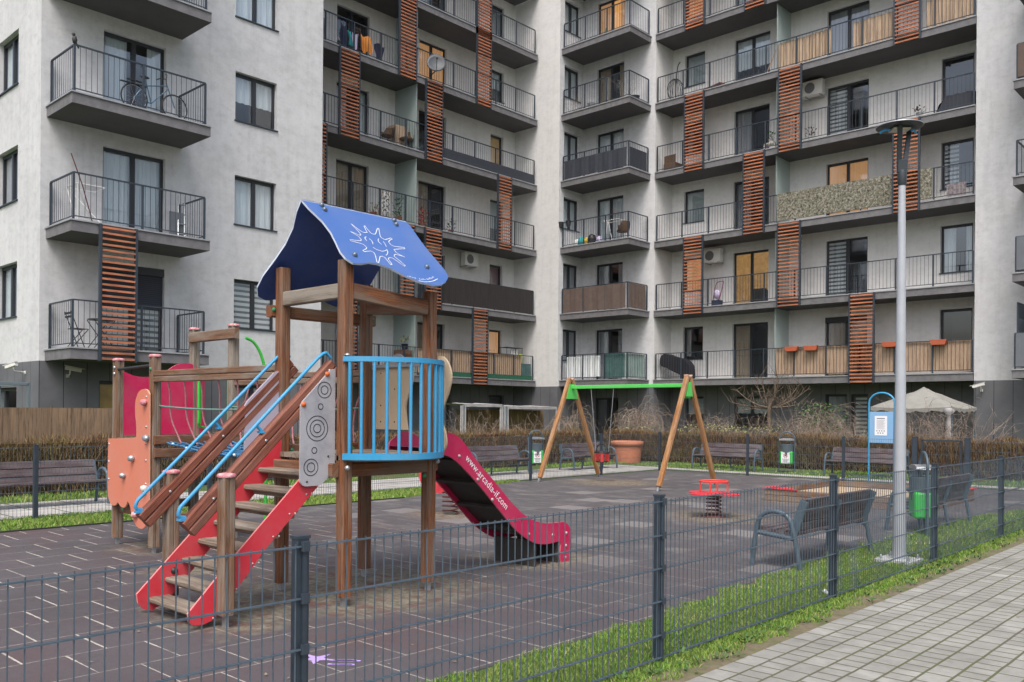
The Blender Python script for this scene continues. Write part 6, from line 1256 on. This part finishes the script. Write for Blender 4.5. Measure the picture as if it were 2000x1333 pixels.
for h in (.8, 1.1, 1.42): m.box(-26.82, -26.38, 28.08, 29.12, z + h, z + h + .02)
build('shelf_frame', m, BLACK, T); m = MB(); [m.lathe(-26.55, yy, [(.05, z + 1.12), (.05, z + 1.32), (.02, z + 1.38)], 8) for yy in (28.55, 28.72, 28.9)]; build('bottles', m, P_WHITE, T)['kind'] = 'stuff'; m = MB(); m.box(-26.3, -26.26, 28.75, 28.95, z + .75, z + 1.15); build('yellow_cloth', m, mat('lime_cloth', (.45, .62, .04)), T)
# right wing
z = fl(1)
T = thing('covered_grill', 'bulky grill under a black cover on the lowest right balcony behind the swing', 'covered grill', (-20.0, 31.7, z)); m = MB()
prof_ = smooth([(-20.68, .62), (-20.70, .85), (-20.62, 1.02), (-20.42, 1.08), (-20.15, .98), (-19.85, .90), (-19.55, .82), (-19.32, .60), (-19.25, .30), (-19.28, .02), (-19.62, .02), (-19.72, .18), (-20.0, .30), (-20.22, .40), (-20.35, .48), (-20.52, .52)], 3, True)
m.grid([[(a, 31.7 + .22 * s_ , z + b_) for a, b_ in prof_] for s_ in (-1, 1)], 0, True, True); m.face([(a, 31.48, z + b_) for a, b_ in prof_]); m.face([(a, 31.92, z + b_) for a, b_ in prof_][::-1]); build('cover', m, DARKCLOTH, T)
m = MB(); m.tube([(-20.4 + .17 * math.cos(i / 16 * 6.283), 31.6, z + .28 + .17 * math.sin(i / 16 * 6.283)) for i in range(16)], .012, 5, closed=True); [m.tube([(-20.4, 31.6, z + .28), (-20.4 + .17 * math.cos(a), 31.6, z + .28 + .17 * math.sin(a))], .006, 4) for a in (0, 2.1, 4.2)]; build('wheel', m, GALV, T)
T = thing('folding_cart', 'magenta folding cart with purple bag on the second-floor right balcony', 'cart', (-18.0, 31.7, fl(2))); z = fl(2); m = MB(); m.tube(smooth([(-18.3, 31.6, z), (-18.2, 31.6, z + .6), (-18.1, 31.6, z + .95), (-17.85, 31.6, z + 1.0), (-17.8, 31.6, z + .95), (-17.95, 31.6, z + .4), (-18.05, 31.6, z + .25)], 3), .018, 6); build('frame', m, MAG, T); m = MB(); m.blob((-18.08, 31.6, z + .5), .14, .1, .2, jit=.15); build('bag', m, LILAC, T); m = MB(); m.box(-18.25, -17.9, 31.45, 31.75, z + .03, z + .25); build('crate', m, NAVY, T)
T = thing('hanging_chair', 'black wire egg chair on a curved stand on the upper right balcony', 'hanging chair', (-20.25, 31.8, fl(5))); z = fl(5); m = MB()
for k in range(9):
    a = k / 9 * math.pi; m.tube([(-20.25 + .34 * math.sin(t) * math.cos(a), 31.8 + .34 * math.sin(t) * math.sin(a), z + .62 + .46 * math.cos(t)) for t in [i / 16 * 6.283 for i in range(16)]], .009, 5, closed=True)
build('basket', m, BLACK, T); m = MB(); m.tube(smooth([(-20.6, 32.0, z), (-20.35, 31.95, z + .1), (-20.3, 31.95, z + 1.0), (-20.2, 31.9, z + 1.6), (-20.05, 31.85, z + 1.75)], 4), .02, 6); build('stand', m, BLACK, T)
m = MB(); [m.beam((-19.3, 31.6 + .1 * i, fl(5) + .12 + .02 * i), (-18.0, 31.6 + .1 * i, fl(5) + .32 + .02 * i), .07, .03, .002) for i in range(4)]; m.beam((-18.0, 31.55, fl(5)), (-18.0, 31.95, fl(5) + .3), .05, .25, .002); one('wooden_lounger', 'reddish slatted wooden lounger on the upper right balcony', 'lounger', m, W_RED)
T = thing('outdoor_armchair', 'brown fabric armchair on the third-floor right balcony beside the pier', 'armchair', (-20.3, 31.8, fl(4))); z = fl(4); m = MB(); m.box(-20.62, -20.0, 31.5, 32.1, z + .12, z + .4); build('seat', m, RATTAN, T, bevel=.04); m = MB(); m.cloth((-20.6, 31.55, 0), (-20.0, 31.5, 0), z + .15, z + .72, .02, 4, (0, 1, 0), n=16, rows=3); build('backrest', m, RATTAN, T)
T = thing('outdoor_sofa', 'dark wicker sofa on the second-floor right balcony beside the pier', 'sofa', (-20.1, 31.8, fl(2))); z = fl(2); m = MB(); m.prism('v', 31.5, 32.2, [(-20.66, 0), (-19.3, 0), (-19.3, .48), (-19.55, .5), (-19.6, .38), (-20.05, .4), (-20.1, .62), (-20.35, .66), (-20.66, .74)]); build('body', m, mat('black_rattan', (.03, .028, .028), rough=.8, var=.4, vscale=25), T, bevel=.03)
for i, (x, lab) in enumerate(((-14.64, 'orange flower box on the reed railing, leftmost of the four'), (-13.89, 'orange flower box on the reed railing, between the leftmost one and the louver'), (-11.07, 'orange flower box on the reed railing beside the lamp post'), (-9.49, 'orange flower box on the reed railing, rightmost of the four'))):
    z = zk(1) + 1.21; m = MB(); m.prism('v', 30.98, 31.13, [(x - .21, z), (x + .21, z), (x + .26, z + .17), (x - .26, z + .17)]); o = one('flower_box', lab, 'flower box', m, TERRA2, group='orange railing flower boxes')
m = MB(); z = fl(4); m.grid([[(-9.75 + 1.2 * i / 12, 31.4 + .5 * j, z + (.05 if i == 0 else .18 + .38 * min(1, i / 3) + .02 * math.sin(i * 2.1)) * (1 if j < 2 else .02)) for j in (0, 1, 2)] for i in range(13)]); m.face([(-9.75, 31.4, z), (-8.55, 31.4, z), (-8.55, 31.4, z + .56), (-9.45, 31.4, z + .56)]); one('covered_furniture', 'low furniture under a dark tarpaulin at the right end of a fourth-floor balcony', 'tarpaulin', m, NAVYL)
potplant('dry plant in a white pot beside the dark tarpaulin', -10.25, 31.35, fl(4), .2, .12, BARK, P_WHITE); potplant('bushy brown plant beside the louver on the fourth-floor right balcony', -14.15, 31.5, fl(4), .3, .13, RATTAN, P_WHITE)
potplant('small green plant on the white crate left of the louver', -15.75, 31.5, fl(4) + .3, .25, .1, PLANTG, P_WHITE)
m = MB(); z = fl(4); [m.box(-16.0 + a, -15.97 + a, 31.4, 31.7, z, z + .3) for a in (0, .42)]; m.box(-16.0, -15.55, 31.4, 31.7, z + .27, z + .3); m.box(-16.0, -15.55, 31.4, 31.7, z, z + .03); one('wooden_crate', 'open white wooden crate on the balcony left of the fourth-floor louver', 'crate', m, CREAM)
m = MB(); m.beam((-16.0, 31.5, fl(5)), (-15.7, 31.7, fl(5) + .95), .35, .04, .004); one('bamboo_panel', 'rolled bamboo panel leaning left of the glass divider', 'panel', m, BAMB)
m = MB(); z = fl(3); m.cloth((-9.35, 31.3, 0), (-8.75, 31.3, 0), z + .05, z + .48, .012, 3, (0, 1, 0), n=12, rows=2); one('blanket', 'checked grey blanket over the rail below the striped window', 'blanket', m, mat('check_blanket', (.30, .26, .27), rough=.9, col2=(.12, .10, .11), c2scale=16))
# corner balconies
z = fl(3); T = thing('drying_rack', 'white laundry rack standing on the third-floor corner balcony', 'laundry rack', (-22.3, 30.3, z)); m = MB()
for p, q in (((-22.6, 30.1, 0), (-22.45, 30.1, .95)), ((-22.2, 30.1, 0), (-22.45, 30.1, .95)), ((-22.7, 30.1, .95), (-21.9, 30.1, .95)), ((-22.7, 30.5, .95), (-21.9, 30.5, .95)), ((-22.7, 30.1, .95), (-22.7, 30.5, .95)), ((-21.9, 30.1, .95), (-21.9, 30.5, .95))): m.tube([(p[0], p[1], z + p[2]), (q[0], q[1], z + q[2])], .013, 5)
build('frame', m, P_WHITE, T)
for i, (x, s_, mt, lab) in enumerate(((-24.0, .16, P_WHITE, 'white bag'), (-23.75, .2, TEAL, 'teal bag'), (-23.5, .17, YELLOW, 'yellow tub'), (-23.2, .22, BLACK, 'black bundle'), (-22.8, .15, LILAC, 'purple bag'))):
    m = MB(); m.blob((x, 29.95, z + s_), s_, s_ * .8, s_ * 1.1, 0, 8, .2); one('bag', lab + ' among clutter on the third-floor corner balcony floor', 'bag', m, mt)
for x, lab in ((-24.62, 'black railing pot at the left corner of the third-floor corner balcony'), (-24.2, 'black railing pot, second from the left corner of the third-floor corner balcony')):
    m = MB(); m.lathe(x, 29.6, [(.09, fl(3) + .86), (.12, fl(3) + 1.08), (.12, fl(3) + 1.1)], 10); one('railing_pot', lab, 'pot', m, BLACK)
z = fl(5); m = MB(); m.lathe(-23.3, 30.0, [(.13, z), (.17, z + .26), (.19, z + .27)], 12); one('metal_pot', 'shiny grey pot on the fifth-floor corner balcony', 'pot', m, GALV)
m = MB(); m.lathe(-21.4, 30.5, [(.15, z), (.2, z + .26), (.22, z + .27)], 12); one('large_pot', 'dark round pot at the right end of the fifth-floor corner balcony', 'pot', m, STEEL)
for i, x in enumerate((-24.3, -23.8, -21.35)): twiggy('dry_climber', ['dry thin climber at the left end of the fifth-floor corner balcony', 'dry thin climber beside the grey pot on the fifth-floor corner balcony', 'dry thin climber over the dark round pot on the fifth-floor corner balcony'][i], 'plant', (x, 30.0, z), .2, .9, 14, 40 + i, thick=.005, base=z)
m = MB(); m.lathe(-23.0, 30.6, [(.16, fl(6) + .1), (.10, fl(6) + .4), (.01, fl(6) + .75)], 8); one('small_conifer', 'small dark green conifer on the sixth-floor corner balcony', 'plant', m, PLANTG)
m = MB(); m.blob((-24.75, 29.75, fl(1) + .35), .05, .05, .3, 0, 8, .2); one('umbrella', 'folded purple umbrella hanging outside the lowest corner balcony', 'umbrella', m, mat('purple_cloth', (.06, .05, .16)))
# right tower lattice
m = MB(); z = fl(1)
for i in range(9): m.beam((-6.9, 30.0 + .11 * i, z + 1.1), (-6.9, 30.0 + .11 * i + .12, z + 2.0), .02, .012, 0); m.beam((-6.9, 30.12 + .11 * i, z + 1.1), (-6.9, 30.0 + .11 * i, z + 2.0), .02, .012, 0)
m.box(-6.92, -6.88, 29.9, 31.1, z + 1.98, z + 2.03); m.box(-6.92, -6.88, 29.9, 29.94, z + 1.1, z + 2.0); one('lattice_screen', 'diamond lattice screen above the lowest balcony on the right tower', 'lattice', m, STEEL)
